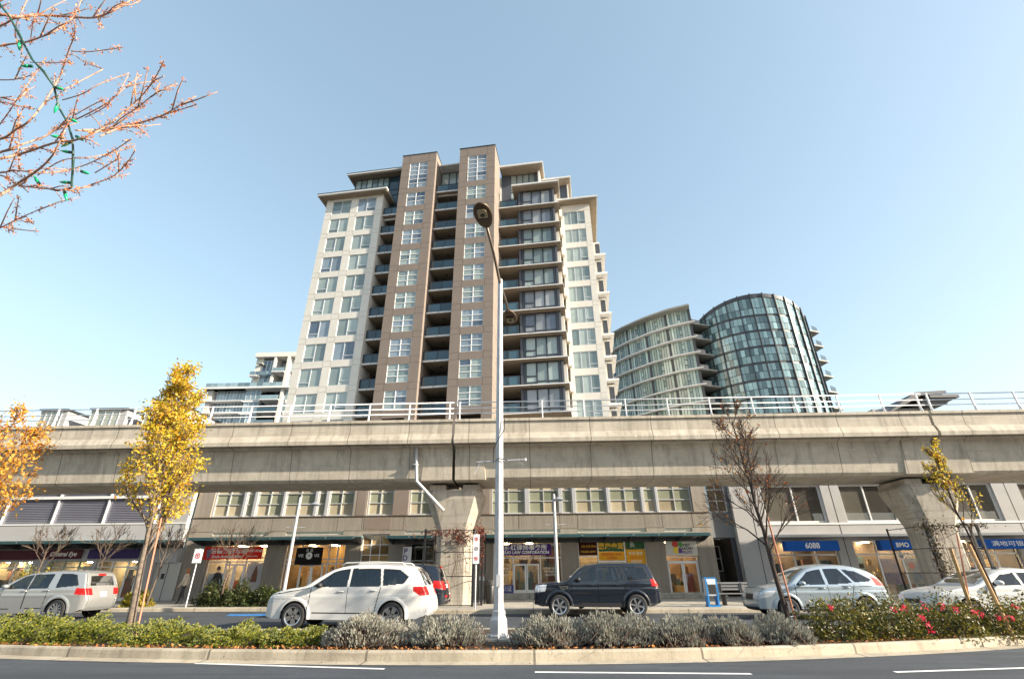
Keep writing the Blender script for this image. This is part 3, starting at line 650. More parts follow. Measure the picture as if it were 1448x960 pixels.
m.build('panel_joint', GB)
M_OFFG = glassy('office_glass', (.15, .14, .12), dark=(.04, .04, .04), rand=.9, rough=.02)
for a, b in bays:
    n = max(2, round((b-a)/1.6)); vx = [i/n+ (0 if i != n-1 else .03) for i in range(1, n)]
    window(GB, a, b, 4.12, 6.34, Y+.05, vx, (.97,), M_WFR, M_OFFG, .10, .16, name='office_window')
    interior(GB, a-.1, b+.1, Y+.1, .15, 3.12, (.14, .11, .09), dk, int(a*7), 3)
    n = max(2, round((b-a)/1.35)); shopfront(GB, a-.1, b+.1, Y+.08, .15, 3.12, [i/n for i in range(1, n)], [2.3], None, M_FRAME, .08)
m = MB().mat(M_SOFF); m.box(gx0, gx1, Y+.6, Y+10, 9.2, 9.4); m.build('roof', GB)
M_BLU = mat('sign_blue', (.015, .10, .42), .8, spec=.15)
board(GB, XF(1100, 772), XF(1173, 772), Y-.55, 2.52, 3.05, M_BLU, [('6088', .42, .5, .5, T_W, dict(bold=.006))], th=.45)
def drawbmo(t):
    t.mat(mat('roundel_red', (.7, .02, .03), .5)); t.lathe([(0, -.005), (.2, 0)], (bc, Y-1.01, 2.79), 20, 'y'); t.mat(T_W); t.box(bc-.09, bc+.09, Y-1.025, Y-1.018, 2.69, 2.73)
    for k in (-1, 0, 1): t.box(bc+k*.065-.022, bc+k*.065+.022, Y-1.026, Y-1.017, 2.735, 2.88)
ba, bb = XF(1230, 770), XF(1300, 770); bc = ba+(bb-ba)*.68
board(GB, ba, bb, Y-.55, 2.52, 3.05, M_BLU, [('BMO', .34, .42, .5, T_W, dict(bold=.006))], th=.45, draw=drawbmo)
ra, rb = XF(1367, 765), XF(1437, 765)
board(GB, ra, rb, Y-.55, 2.55, 3.05, M_BLU, [('满地可银行', .3, .58, .5, T_W, dict(sx=1.5))], th=.45)
m = MB(); text_mb(m, 'BMO', .45, Vector((ba+1.7, Y+.04, 2.25)), T_W, .002, bold=.01); m.build('window_lettering', GB)
for (x0, x1, c1, c2) in ((ba+.35, ba+1.5, (.55, .33, .20), (.12, .10, .3)), (ba+1.75, ba+2.9, (.06, .16, .36), (.5, .42, .28))):
    m = MB().mat(mat('bank_poster_%d' % int(c1[0]*100), c1, .5, col2=c2, vs=1.6)); m.box(x0, x1, Y+.25, Y+.28, .75, 2.1)
    if x0 > ba+1: m.mat(mat('roundel_red', (.7, .02, .03))); m.lathe([(0, 0), (.18, .0)], (x0+.45, Y+.245, 1.72), 16, 'y')
    m.build('window_poster', GB)

# ---- grey building with louvred windows on the left
LB_ = thing('louvre_building', 'pale grey building with wide louvred windows above the maroon eye shop sign', 'building', (-35, Y, 0))
Yl = 31.7; lx0, lx1 = -62, -21.75
seams = [XF(p, 718, Yl) for p in (150.5, 79)]; dxs = seams[0]-seams[1]
ops = [(lx0+.5, XF(236, 718, Yl), 4.5, 6.0), (lx0+.5, XF(236, 718, Yl), 6.16, 7.2)]
gops = [(XF(62, 810, Yl), XF(126, 810, Yl)), (XF(131, 810, Yl), XF(197, 810, Yl)), (XF(-60, 810, Yl), XF(40, 810, Yl)), (XF(215, 810, Yl), XF(250, 810, Yl))]
ops += [(a, b, .15, 2.35) for a, b in gops[:3]] + [(gops[3][0], gops[3][1], .15, 2.2)]
m = MB().mat(mat('left_grey', (.44, .44, .46), .75, var=.07, vs=.5)); wall(m, lx0, lx1, .05, 9.4, Yl, .4, ops); m.build('wall', LB_)
m = MB().mat(mat('louvre_metal', (.42, .43, .52), .4, .3)); z = 4.52
while z < 7.1:
    if not 5.95 < z < 6.17: m.prism([(Yl+.12, z), (Yl+.15, z+.01), (Yl+.15, z+.035), (Yl+.12, z+.025)], 'x', lx0+.5, XF(236, 718, Yl))
    z += .105
m.build('louvre', LB_, kind='stuff')
m = MB().mat(glassy('louvre_glass', (.34, .35, .45), dark=(.24, .25, .34))); m.box(lx0+.5, XF(236, 718, Yl), Yl+.17, Yl+.22, 4.45, 7.25); m.build('window', LB_)
m = MB().mat(M_WFR)
for k in range(-1, 14):
    x = seams[0]-k*dxs
    if x < XF(236, 718, Yl)-.2: m.box(x-.035, x+.035, Yl+.03, Yl+.2, 4.5, 7.2)
m.box(lx0, XF(236, 718, Yl)+.05, Yl-.03, Yl+.1, 6.0, 6.16); m.box(lx0, lx1, Yl-.03, Yl+.02, 4.42, 4.49); m.build('window_frame', LB_)
canopy(LB_, -50, XF(262, 765, Yl), Yl, 3.30, 1.7)
M_MAR = mat('sign_maroon_dark', (.10, .035, .05), .8, spec=.15); M_NAV = mat('sign_navy', (.06, .045, .14), .8, spec=.15)
ca, cb = XF(56, 781, Yl), XF(119, 781, Yl)
board(LB_, ca, cb, Yl-.1, 2.45, 2.98, M_MAR, [('Central Eye', .36, .60, .5, T_W, dict(shear=.25, bold=.005)), ('C', .26, .14, .5, mat('letter_teal', (.5, .7, .7)), {})])
board(LB_, XF(-60, 781, Yl), ca-.05, Yl-.1, 2.42, 2.95, M_MAR, [])
board(LB_, XF(129, 781, Yl), XF(199, 781, Yl), Yl-.1, 2.45, 2.98, M_NAV, [])
for i, (a, b) in enumerate(gops[:3]):
    interior(LB_, a, b, Yl+.2, .15, 2.36, (.30, .27, .18), pale if i == 0 else dk, 31+i, 3); n = max(3, int((b-a)/1.1))
    shopfront(LB_, a, b, Yl+.15, .15, 2.35, [k/n for k in range(1, n)], [1.95], (a+(b-a)*(2/n), a+(b-a)*(3.6/n), 1.95) if i < 2 else None, M_WFR if i else mat('sage_frame', (.42, .48, .38), .6))
m = MB().mat(mat('grey_door', (.52, .50, .47), .6)); m.box(gops[3][0], gops[3][1], Yl+.2, Yl+.25, .15, 2.2); d_ = m.build('door', LB_); m = MB().mat(M_BLACK); x = (gops[3][0]+gops[3][1])/2; m.box(x-.01, x+.01, Yl+.18, Yl+.199, .15, 2.2); m.box(x-.3, x-.1, Yl+.18, Yl+.199, 1.3, 1.6); m.build('door_notice', d_)
m = MB().mat(M_SOFF); m.box(lx0, lx1, Yl+.5, Yl+12, 9.0, 9.2); m.build('roof', LB_)
# ================================================================== THE TOWER
def pwin(parent, x0, x1, z0, z1, y, panes, fr, gl, b=.045, dep=.07, proud=.03, name='window', **k):
    m = MB(); w, h = x1-x0, z1-z0
    for p in panes:
        g = p[4] if len(p) > 4 else gl
        a, c, d, e = x0+w*p[0], x0+w*p[1], z0+h*p[2], z0+h*p[3]
        m.mat(fr); m.box(a, a+b, y-proud, y+dep, d, e); m.box(c-b, c, y-proud, y+dep, d, e); m.box(a+b, c-b, y-proud, y+dep, d, d+b); m.box(a+b, c-b, y-proud, y+dep, e-b, e)
        m.mat(g); m.quad((a+b, y+.02, d+b), (c-b, y+.02, d+b), (c-b, y+.02, e-b), (a+b, y+.02, e-b))
    return m.build(name, parent, **k)
TW = thing('apartment_tower', 'tall beige and brown apartment tower rising behind the viaduct', 'building', (-3.5, 45, 0), R_(-6.35), local=True)
FL = 2.92; F0 = 18.95
# piers
def pier(x0, x1, top):
    m = MB().mat(M_TAUPE); wx0, wx1 = x0+(x1-x0)*.245, x1-(x1-x0)*.235
    ops = [(wx0, wx1, F0+.28+FL*k, F0+.28+FL*k+2.06) for k in range(-2, 9)] + [(wx0, wx1, F0+.28+FL*9, F0+.28+FL*9+4.2)]
    wall(m, x0, x1, 3, top, 0, .35, ops); m.box(x0, x0+.3, .35, 3.2, 3, top); m.box(x1-.3, x1, .35, 3.2, 3, top); m.box(x0, x1, 3.2, 3.5, 3, top); m.mat(M_DFR); m.box(x0-.06, x1+.06, -.06, 3.4, top, top+.09)
    m.build('brown_pier', TW)
    m = MB().mat(M_JOINT)
    for k in range(-2, 10):
        s = F0+.28+FL*k; h = s+2.06 if k < 9 else s+4.2
        for z in (s-.06, h+.05): m.box(x0-.004, wx0-.0, -.006, .01, z-.013, z+.013); m.box(wx1, x1+.004, -.006, .01, z-.013, z+.013); m.box(x1-.01, x1+.006, -.004, 3.2, z-.013, z+.013)
        if k == 9:
            for z in (s+1.9, s+3.0): m.box(x0, wx0, -.006, .01, z-.013, z+.013); m.box(wx1, x1, -.006, .01, z-.013, z+.013)
        m.box(wx0-.1-.012, wx0-.1+.012, -.006, .01, h+.05-FL if k > -2 else 3, s-.06); m.box(wx1+.1-.012, wx1+.1+.012, -.006, .01, h+.05-FL if k > -2 else 3, s-.06)
    m.box(wx0-.112, wx0-.088, -.006, .01, s+4.2, top); m.box(wx1+.088, wx1+.112, -.006, .01, s+4.2, top)
    m.build('panel_joint', TW)
    for k in range(-1, 10):
        s = F0+.28+FL*k; h = 2.06 if k < 9 else 4.2; n = 3 if k < 9 else 6
        g = M_TG if random.random() < .6 else M_TGB
        P = [(u/2, u/2+.5, v/n, (v+1)/n, (M_TGB if (k == 9 and v < 3 and x0 < -9) or (random.random() < .22) else g)) for u in (0, 1) for v in range(n)]
        pwin(TW, wx0, wx1, s, s+h, .06, P, M_WFR, g, .034)
pier(-12.40, -7.82, 51.15); pier(-4.68, -.08, 51.15)
# left beige block
m = MB().mat(M_BEIGE); L0, L1 = -22.4, -14.7; wxs = [(-21.5, -18.98), (-18.05, -15.6)]; PT = 2.94
heads = [18.75+PT*k for k in range(-2, 10)]
ops = [(a, b, h-2.14, h) for h in heads for a, b in wxs]
wall(m, L0, L1, 3, 45.5, .6, .4, ops); m.box(L0, L0+.3, 1.0, 14, 3, 45.5); m.box(L1-.3, L1, 1.0, 3.4, 3, 45.5); m.build('beige_block', TW)
m = MB().mat(mat('beige_joint', (.30, .25, .2), .9))
for h in heads:
    for z in (h+.1, h-2.2+.0):
        for a, b in ((L0, -21.5), (-18.98, -18.05), (-15.6, L1)): m.box(a, b, .593, .61, z-.012, z+.012)
    for x in (-21.5, -18.98, -18.05, -15.6): m.box(x-.01, x+.01, .593, .61, h+.1, h+PT-2.2)
m.build('panel_joint', TW)
for h in heads[1:]:
    pl = [(0, .5, 0, .24), (0, .5, .24, 1), (.5, 1, 0, 1)]; pr_ = [(0, .5, 0, 1), (.5, 1, 0, .24), (.5, 1, .24, 1)]
    for (a, b), P in zip(wxs, (pl, pr_)): pwin(TW, a, b, h-2.14, h, .68, P, M_FRAME, M_TG if random.random() < .8 else M_TGB)
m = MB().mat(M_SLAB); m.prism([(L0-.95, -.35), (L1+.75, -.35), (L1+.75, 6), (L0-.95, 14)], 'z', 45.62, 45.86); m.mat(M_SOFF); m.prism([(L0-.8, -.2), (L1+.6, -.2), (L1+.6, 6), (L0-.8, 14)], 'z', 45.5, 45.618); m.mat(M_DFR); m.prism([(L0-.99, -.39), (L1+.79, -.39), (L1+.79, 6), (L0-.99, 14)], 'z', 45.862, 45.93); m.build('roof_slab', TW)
# small dark balconies on the far left side
for k in range(-1, 9):
    m = MB().mat(M_DFR); z = F0+.1+FL*k; m.box(L0-.62, L0, 3, 7, z, z+.16); m.box(L0-.62, L0-.58, 3, 7, z+.16, z+1.1); m.box(L0-.62, L0-.56, 3, 3.05, z+.16, z+1.15); m.build('side_balcony', TW)
# penthouse
def glasswall(parent, x0, x1, y, z0, z1, n, rows, gl, fr=M_DFR, name='window', extra=()):
    P = [(i/n, (i+1)/n, a, b) for i in range(n) for a, b in zip((0,)+rows, rows+(1,))]
    pwin(parent, x0, x1, z0, z1, y, P, fr, gl, .06, name=name)
glasswall(TW, -20.0, -15.2, 2.6, 46.0, 50.45, 6, (.4, .5), M_TG); glasswall(TW, -15.1, -12.5, 2.6, 43.2, 50.45, 2, (.3, .55, .68), M_BALG)
m = MB().mat(M_SLAB); m.box(-20.9, -12.42, 1.5, 9, 50.62, 50.85); m.mat(M_SOFF); m.box(-20.7, -12.45, 1.7, 9, 50.46, 50.618); m.mat(M_DFR); m.box(-20.94, -12.42, 1.46, 9, 50.852, 50.92); m.box(-20.1, -20.0, 2.6, 9, 46, 50.45); m.build('roof_slab', TW)
m = MB().mat(M_BALG); m.box(-20.6, -15.2, .9, .93, 46.0, 46.9); m.build('terrace_glass', TW)
# balconies: slab, soffit, glass guard with posts; ceiling lamp under the slab above
def balcony(x0, x1, yf, yb, z, lamp=True, gx=None, over=0, th=.2):
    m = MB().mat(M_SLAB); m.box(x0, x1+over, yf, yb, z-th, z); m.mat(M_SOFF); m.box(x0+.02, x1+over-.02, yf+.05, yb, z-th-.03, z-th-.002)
    m.mat(M_BLACK); m.lathe([(.0, z-th-.12), (.1, z-th-.11), (.1, z-th-.03)], ((x0+x1)/2+.1, (yf+yb)/2, 0), 8)
    m.mat(M_BLACK); m.box((x0+x1)/2-.2, (x0+x1)/2-.12, yf-.01, yf, z-th+.04, z-.05)
    s_ = m.build('balcony', TW); g0, g1 = gx or (x0, x1)
    m = MB().mat(M_BALG); n = max(2, round((g1-g0)/1.4)); w = (g1-g0)/n
    for i in range(n): m.quad((g0+i*w+.03, yf+.09, z+.08), (g0+(i+1)*w-.03, yf+.09, z+.08), (g0+(i+1)*w-.03, yf+.09, z+1.02), (g0+i*w+.03, yf+.09, z+1.02))
    m.mat(M_DFR); m.box(g0, g1, yf+.06, yf+.11, z+1.02, z+1.08)
    for i in range(n+1): x = min(max(g0+i*w, g0+.03), g1-.03); m.box(x-.025, x+.025, yf+.05, yf+.12, z, z+1.02)
    m.build('balcony_guard', s_)
for k in range(-1, 9): balcony(-14.68, -12.42, 1.0, 4.2, F0+.2+FL*k)
for k in range(-1, 10): balcony(-7.80, -4.70, .9, 3.6, F0-.0+FL*k)
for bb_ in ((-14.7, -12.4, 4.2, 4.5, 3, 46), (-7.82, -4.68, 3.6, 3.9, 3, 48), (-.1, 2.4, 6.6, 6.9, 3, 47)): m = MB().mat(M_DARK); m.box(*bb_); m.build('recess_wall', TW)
for k in range(-1, 9):   # balcony doors deep in the recesses
    z = F0+FL*k; pwin(TW, -7.3, -4.9, z+.05, z+2.2, 3.56, [(0, .5, 0, 1), (.5, 1, 0, 1)], M_DFR, glassy('dim_door_glass', (.12, .17, .17), dark=(.02, .03, .035), rand=.8), name='balcony_door')
    z += .4; pwin(TW, .3, 2.2, z+.1, z+2.2, 6.56, [(0, .5, 0, 1), (.5, 1, 0, 1)], M_DFR, MATS['dim_door_glass'], name='balcony_door')
for bb_ in ((-7.75, -4.7, 1.3, 6, 50.0, 50.2), (-7.8, -4.7, 1.4, 1.6, 44.85, 45.05), (-14.65, -12.45, 1.5, 1.7, 42.0, 42.2)): m = MB().mat(M_SLAB); m.box(*bb_); m.build('roof_slab', TW)
glasswall(TW, -7.75, -4.72, 2.6, 45.4, 49.9, 3, (.45,), M_TG)
# right side: deep slabs, charcoal bay windows, corner block
SB = 19.1; SP = 3.0; ys = 2.8
for k in range(-1, 9):
    z = SB+SP*k
    balcony(-.1, 7.5, ys, 6.6, z+.1, gx=(0.0, 2.3), th=.12)
    m = MB().mat(M_BAY); m.box(2.35, 2.62, 3.5, 6.5, z+.1, z+SP-.1); m.box(2.66, 2.9, 3.65, 6.5, z+.1, z+SP-.1); m.build('charcoal_fin', TW); m = MB().mat(M_BAY); m.box(6.45, 6.68, 3.55, 6.5, z+.1, z+SP-.1); m.box(6.72, 6.95, 3.45, 6.5, z+.1, z+SP-.1); m.build('charcoal_fin', TW)
    pwin(TW, 2.9, 6.45, z+.12, z+SP-.12, 3.6, [(0, .33, 0, .16), (0, .33, .16, .42), (0, .33, .42, 1), (.33, .66, 0, .2), (.33, .66, .2, 1), (.66, 1, 0, .2), (.66, 1, .2, 1)], M_DFR, M_TG if random.random() < .7 else glassy('reflective_bay_glass', (.36, .38, .40), dark=(.12, .14, .2)), .085, name='bay_window')
m = MB().mat(M_BEIGE)
for k in range(-1, 9): z = SB+SP*k; m.box(6.96, 7.3, 4.6, 6.5, z+.1, z+SP-.06); m.box(7.3, 7.83, 5.6, 6.4, z+.1, z+1.2)
m.build('beige_return', TW)
RT = 45.3; rb = [(8.0, 10.72)]; rh = [18.3+2.88*k for k in range(-1, 10)]
m = MB().mat(M_BEIGE); wall(m, 7.6, 11.45, 3, RT, 6.2, .4, [(8.0, 10.72, h-2.08, h) for h in rh]); m.box(11.15, 11.45, 6.6, 16, 3, RT); m.box(7.6, 7.8, 6.6, 9, 3, RT); m.build('corner_block', TW)
m = MB().mat(MATS['beige_joint'])
for h in rh:
    for z in (h+.1, h-2.14): m.box(10.72, 11.455, 6.193, 6.21, z-.012, z+.012)
    m.box(10.71, 10.73, 6.193, 6.21, h+.1, h+.74)
m.build('panel_joint', TW)
for h in rh: pwin(TW, 8.0, 10.72, h-2.08, h, 6.28, [(0, .33, 0, 1), (.33, .66, 0, 1), (.66, 1, 0, .26), (.66, 1, .26, 1)], M_FRAME, M_TG)
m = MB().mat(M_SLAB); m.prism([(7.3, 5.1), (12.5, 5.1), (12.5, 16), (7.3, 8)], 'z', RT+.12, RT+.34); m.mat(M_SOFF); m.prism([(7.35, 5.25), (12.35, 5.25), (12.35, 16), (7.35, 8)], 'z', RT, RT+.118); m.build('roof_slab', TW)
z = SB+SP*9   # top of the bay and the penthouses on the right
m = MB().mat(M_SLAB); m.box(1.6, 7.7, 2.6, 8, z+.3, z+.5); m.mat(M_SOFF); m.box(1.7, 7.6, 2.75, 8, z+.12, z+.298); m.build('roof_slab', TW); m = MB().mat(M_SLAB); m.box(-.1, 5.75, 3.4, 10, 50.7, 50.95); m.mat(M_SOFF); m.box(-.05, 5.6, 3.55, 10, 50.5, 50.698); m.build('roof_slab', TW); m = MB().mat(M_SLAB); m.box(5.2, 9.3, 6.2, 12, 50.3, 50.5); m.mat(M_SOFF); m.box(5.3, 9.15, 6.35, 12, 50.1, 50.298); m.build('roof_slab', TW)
m = MB().mat(M_BAY); m.box(-.08, 1.2, 4.9, 5.3, 45.5, 50.5); m.build('penthouse_wall', TW); m = MB().mat(M_BAY); m.box(4.5, 4.9, 4.9, 5.4, 45.5, 50.5); m.mat(M_BEIGE); m.box(4.95, 5.2, 4.5, 8, 44, 50.5); m.build('penthouse_wall', TW); m = MB().mat(M_BAY); m.box(7.2, 8.7, 7.5, 8, 46, 50.1); m.mat(M_BEIGE); m.box(8.7, 8.9, 7.3, 11, 45, 50.1); m.build('penthouse_wall', TW)
glasswall(TW, 1.2, 4.5, 5.0, 46.2, 50.45, 4, (.3, .42), M_TG)
glasswall(TW, 0, 1.9, 5.0, 43.6, 46.1, 2, (.3,), M_TG)
m = MB().mat(M_BEIGE); m.box(-22.0, 11.1, 9, 28, 3, 46); m.box(-20, 8.6, 9, 26, 46, 50.4); m.box(-14.7, -.1, 4.6, 9, 3, 50); m.box(0, 11.1, 7.0, 9, 3, 45); m.build('core', TW)
# balcony stack on the right-hand side
for k in range(-1, 8):
    z = SB-.4+2.95*k; m = MB().mat(M_SLAB); m.box(11.45, 13.1, 9.5, 15, z, z+.2); m.mat(M_BEIGE); m.prism([(11.45, 10.5), (12.55, 10.5), (12.3, 14.8), (11.45, 14.8)], 'z', z+.21, z+2.75); m.mat(M_DFR); m.box(11.9, 12.5, 10.46, 10.5, z+.3, z+2.5); m.build('side_balcony', TW)
m = MB().mat(M_BEIGE); m.box(-9, 9, 1, 12, 0, 3); m.build('tower_base', TW)

# ================================================================== BUILDINGS FAR BEHIND
# curved glass towers on the right: straight-ish fan block and drum
CT = thing('curved_glass_tower', 'curved dark ribbed glass tower with stacked balconies on the right', 'building', (39, 82, 0))
M_FG = glassy('fan_glass', (.46, .58, .54), dark=(.14, .24, .25), rand=.6, spec=.6); M_DG = glassy('drum_glass', (.34, .52, .57), dark=(.07, .13, .15), rand=.7, spec=.5)
M_CFR = mat('charcoal_frame', (.045, .05, .06), .5)
PA = [Vector(p) for p in ((16.8, 86.5, 0), (19.2, 83.0, 0), (22.3, 79.6, 0), (25.6, 76.9, 0), (28.6, 75.4, 0))]
def along(P, n):
    L = [0]; 
    for a, b in zip(P, P[1:]): L.append(L[-1]+(b-a).length)
    out = []
    for i in range(n+1):
        t = L[-1]*i/n; k = max(j for j in range(len(L)) if L[j] <= t+1e-6); k = min(k, len(P)-2); out.append(P[k].lerp(P[k+1], (t-L[k])/(L[k+1]-L[k])))
    return out
NA = 36; PL = along(PA, NA); FH = 2.86; fb = 14.6; nf = 10
ctr = Vector((34, 92, 0))
def outw(p, d): n = (p-ctr); n.z = 0; return p+n.normalized()*d
def wallseg(m, p, q, z0, z1, d=0): a, b = outw(p, d), outw(q, d); m.quad((a.x, a.y, z0), (b.x, b.y, z0), (b.x, b.y, z1), (a.x, a.y, z1))
for f in range(3, nf):
    z = fb+f*FH
    for g in range(4):
        m = MB()
        for i in range(g*9, g*9+9):
            p, q = PL[i], PL[i+1]; j = i-g*9
            if j == 8: m.mat(M_CFR); wallseg(m, p, q, z+.2, z+FH, .03); continue
            m.mat(M_FG)
            if j == 4: wallseg(m, p, q, z+.3, z+1.1); wallseg(m, p, q, z+1.25, z+2.1); wallseg(m, p, q, z+2.2, z+FH); m.mat(M_CFR); [wallseg(m, p, q, zz, zz+.13, .02) for zz in (z+1.1, z+2.08)]
            else: wallseg(m, p, q, z+.3, z+FH)
            m.mat(M_CFR); a, b = outw(p, .05), outw(p, -.02); m.prism([(a.x-.035, a.y), (a.x+.035, a.y), (b.x+.035, b.y), (b.x-.035, b.y)], 'z', z+.2, z+FH)
        m.build('window_strip', CT)
    m = MB().mat(M_SLAB)
    for i in range(NA):
        a, b, c, d = outw(PL[i], .75), outw(PL[i+1], .75), outw(PL[i+1], -.3), outw(PL[i], -.3)
        if i == NA-1: b += Vector((.5, -.1, 0))
        m.prism([(a.x, a.y), (b.x, b.y), (c.x, c.y), (d.x, d.y)], 'z', z, z+.2)
    m.build('floor_band', CT)
zt = fb+nf*FH
m = MB().mat(mat('roof_grey', (.30, .30, .28), .7))
for i in range(NA):
    a, b, c, d = outw(PL[i], 1.5), outw(PL[i+1], 1.5), outw(PL[i+1], -8), outw(PL[i], -8); m.prism([(a.x, a.y), (b.x, b.y), (c.x, c.y), (d.x, d.y)], 'z', zt, zt+.3)
m.build('roof', CT)
# balconies on the left flank of the fan
for f in range(1, nf):
    z = fb+f*FH; m = MB().mat(M_SLAB); m.prism([(15.2, 86.2), (16.7, 85.9), (17.5, 91), (15.9, 91)], 'z', z, z+.2); m.mat(M_BALG); m.prism([(15.2, 86.2), (16.6, 85.9), (16.6, 85.95), (15.25, 86.25)], 'z', z+.2, z+1.1); m.build('balcony', CT)
# link with balconies between fan and drum
m = MB().mat(M_CFR); m.box(28.2, 31.5, 79.6, 84, 10, zt-.9); m.build('link_wall', CT)
DC = Vector((40.6, 83.5, 0)); DR = 10.5; DT = 43.9
def dp(deg, r=DR): t = R_(deg); return Vector((DC.x+r*math.sin(t), DC.y-r*math.cos(t), 0))
for f in range(nf):
    z = fb+.1+f*FH; m = MB().mat(MATS['roof_grey']); A = dp(-58, DR+1.3); B = dp(-52, DR+.7)
    m.prism([(28.5, 75.6), (B.x, B.y), (B.x+.8, B.y+1.5), (30.9, 80.5), (30.0, 78.6), (29.4, 79.5), (28.6, 79)], 'z', z, z+.2); s_ = m.build('balcony', CT)
    m = MB().mat(M_BALG); m.prism([(28.7, 76.1), (30.9, 76.9), (30.9, 76.95), (28.7, 76.15)], 'z', z+.25, z+1.15); m.build('balcony_guard', s_)
arch = lambda t: DT+.45-2.5*((t+8)/62)**2
nb = 13; a0, a1 = -78, 64; st = (a1-a0)/nb
for i in range(nb):
    for f in range(3, nf):
        z = fb+f*FH; top = z+FH
        m = MB()
        if f == nf-1: top = z+FH+.7
        n = 3
        for j in range(n):
            t0, t1 = a0+st*i+st*(j+.04)/n*1.0, a0+st*i+st*(j+.96)/n
            p, q = dp(t0), dp(t1)
            for (za, zb) in ((z+.3, z+1.45), (z+1.55, top-.12)):
                m.mat(M_DG); zb = min(zb, arch((t0+t1)/2)-.25) if f == nf-1 else zb; m.quad((p.x, p.y, za), (q.x, q.y, za), (q.x, q.y, zb), (p.x, p.y, zb)) if zb > za+.1 else None
        m.mat(M_CFR); p, q = dp(a0+st*i, DR-.04), dp(a0+st*(i+1), DR-.04); m.quad((p.x, p.y, z), (q.x, q.y, z), (q.x, q.y, min(top, arch(a0+st*(i+1))-.1)), (p.x, p.y, min(top, arch(a0+st*i)-.1)))
        m.build('window', CT)
for i in range(nb+1):
    m = MB().mat(M_CFR); p, q, r = dp(a0+st*i, DR-.05), dp(a0+st*i, DR+.28), dp(a0+st*i+.7, DR+.28); s_ = dp(a0+st*i+.7, DR-.05)
    m.prism([(p.x, p.y), (q.x, q.y), (r.x, r.y), (s_.x, s_.y)], 'z', fb, arch(a0+st*i)+.35); m.build('rib', CT)
m = MB().mat(M_CFR)
for k in range(60):
    p, q = dp(a0+(a1-a0)*k/60, DR+.1), dp(a0+(a1-a0)*(k+1)/60, DR+.1); r, s_ = dp(a0+(a1-a0)*(k+1)/60, DR-.5), dp(a0+(a1-a0)*k/60, DR-.5)
    m.prism([(p.x, p.y), (q.x, q.y), (r.x, r.y), (s_.x, s_.y)], 'z', arch(a0+(a1-a0)*(k+.5)/60)-.5, arch(a0+(a1-a0)*(k+.5)/60)+.22)
m.prism([(dp(t, DR-.5).x, dp(t, DR-.5).y) for t in range(0, 360, 12)], 'z', DT-3.0, DT-2.7); m.build('crown_band', CT)
m = MB().mat(M_CFR); m.prism([(dp(t, DR-.6).x, dp(t, DR-.6).y) for t in range(0, 360, 12)], 'z', 0, DT-2.8); m.build('drum_core', CT)
for f in range(1, nf):   # balconies on the right flank of the drum
    z = fb-.3+f*FH; m = MB().mat(MATS['roof_grey']); A, B, C2 = dp(62, DR), dp(72, DR+2.0), dp(100, DR+.6); m.prism([(A.x, A.y), (B.x, B.y), (C2.x, C2.y), (dp(100, DR-1).x, dp(100, DR-1).y)], 'z', z, z+.22)
    m.build('balcony', CT)
    m = MB().mat(M_BALG); a_, b_ = dp(66, DR+.8), dp(73, DR+1.8); m.prism([(a_.x, a_.y), (b_.x, b_.y), (b_.x, b_.y+.06), (a_.x, a_.y+.06)], 'z', z+.25, z+1.15); m.build('balcony_guard', CT)
m = MB().mat(M_CFR); m.prism([(17.3, 88), (20, 84.5), (23, 80.8), (28.4, 76.4), (34, 85), (30, 98), (19, 98)], 'z', 0, zt-.05); m.build('core', CT)

# pale glass apartments far left
LA = thing('glass_apartments', 'pale stepped glass apartment block left of the tall tower', 'building', (-62, 105, 0))
def P105(px, py): q = at(px, py, Y=105); return q.x, q.z
M_LG = glassy('sky_blue_glass', (.30, .42, .47), dark=(.08, .13, .17), rand=.6)
zf = [P105(350, y)[1] for y in (597, 581, 565, 548.5, 536)]; fh = 2.95; zb_ = P105(350, 552)[1]
xl, xm_, xr = P105(296, 552)[0], P105(353, 540)[0], -50
for k in range(-4, 1):
    z = zb_+(k-1)*fh
    pwin(LA, xl+2.2, xm_, z+.3, z+fh-.1, 105, [(i/9, (i+1)/9, 0, 1) if i not in (2, 5) else (i/9, (i+1)/9, 0, .5) for i in range(9)]+[(i/9, (i+1)/9, .5, 1) for i in (2, 5)], M_FRAME, M_LG, .07)
    pwin(LA, xm_+.4, xm_+3.9, z+.3, z+fh-.3, 104.2, [(i/3, (i+1)/3, 0, 1) for i in range(3)], M_FRAME, M_LG, .07)
    pwin(LA, xm_+9.2, xm_+13, z+.3, z+fh-.3, 104.6, [(i/2, (i+1)/2, 0, 1) for i in range(2)], M_FRAME, M_LG, .07)
    m = MB().mat(M_SLAB); m.box(xl, xm_, 103.6, 105.2, z+fh-.1, z+fh+.15); m.box(xm_+.2, xm_+4, 104.0, 105, z+fh-.3, z+fh+.2); m.build('floor_band', LA)
    m = MB().mat(M_SLAB); m.box(xm_+4.1, xm_+8.6, 103.4, 108, z, z+.2); s_ = m.build('balcony', LA); m = MB().mat(M_BALG if k % 2 else M_LG); m.box(xm_+4.2, xm_+8.5, 103.5, 103.55, z+.2, z+1.2); m.build('balcony_guard', s_)
zz = zb_
m = MB().mat(M_BEIGE); m.box(xl+.4, xl+1.4, 104.2, 108, zz-16, zz); m.build('frame_wall', LA); m = MB().mat(M_BEIGE); m.box(xm_+8.6, xm_+9.2, 103.8, 109, zz-16, zz+8.1); m.box(xm_+.5, xm_+2.2, 105, 109, zz+.2, zz+8.1); m.box(xm_+.5, xm_+14, 103.9, 112, zz+8.1, zz+9.2); m.box(xm_+5.3, xm_+5.8, 104, 109, zz+.2, zz+8.1); m.build('frame_wall', LA)
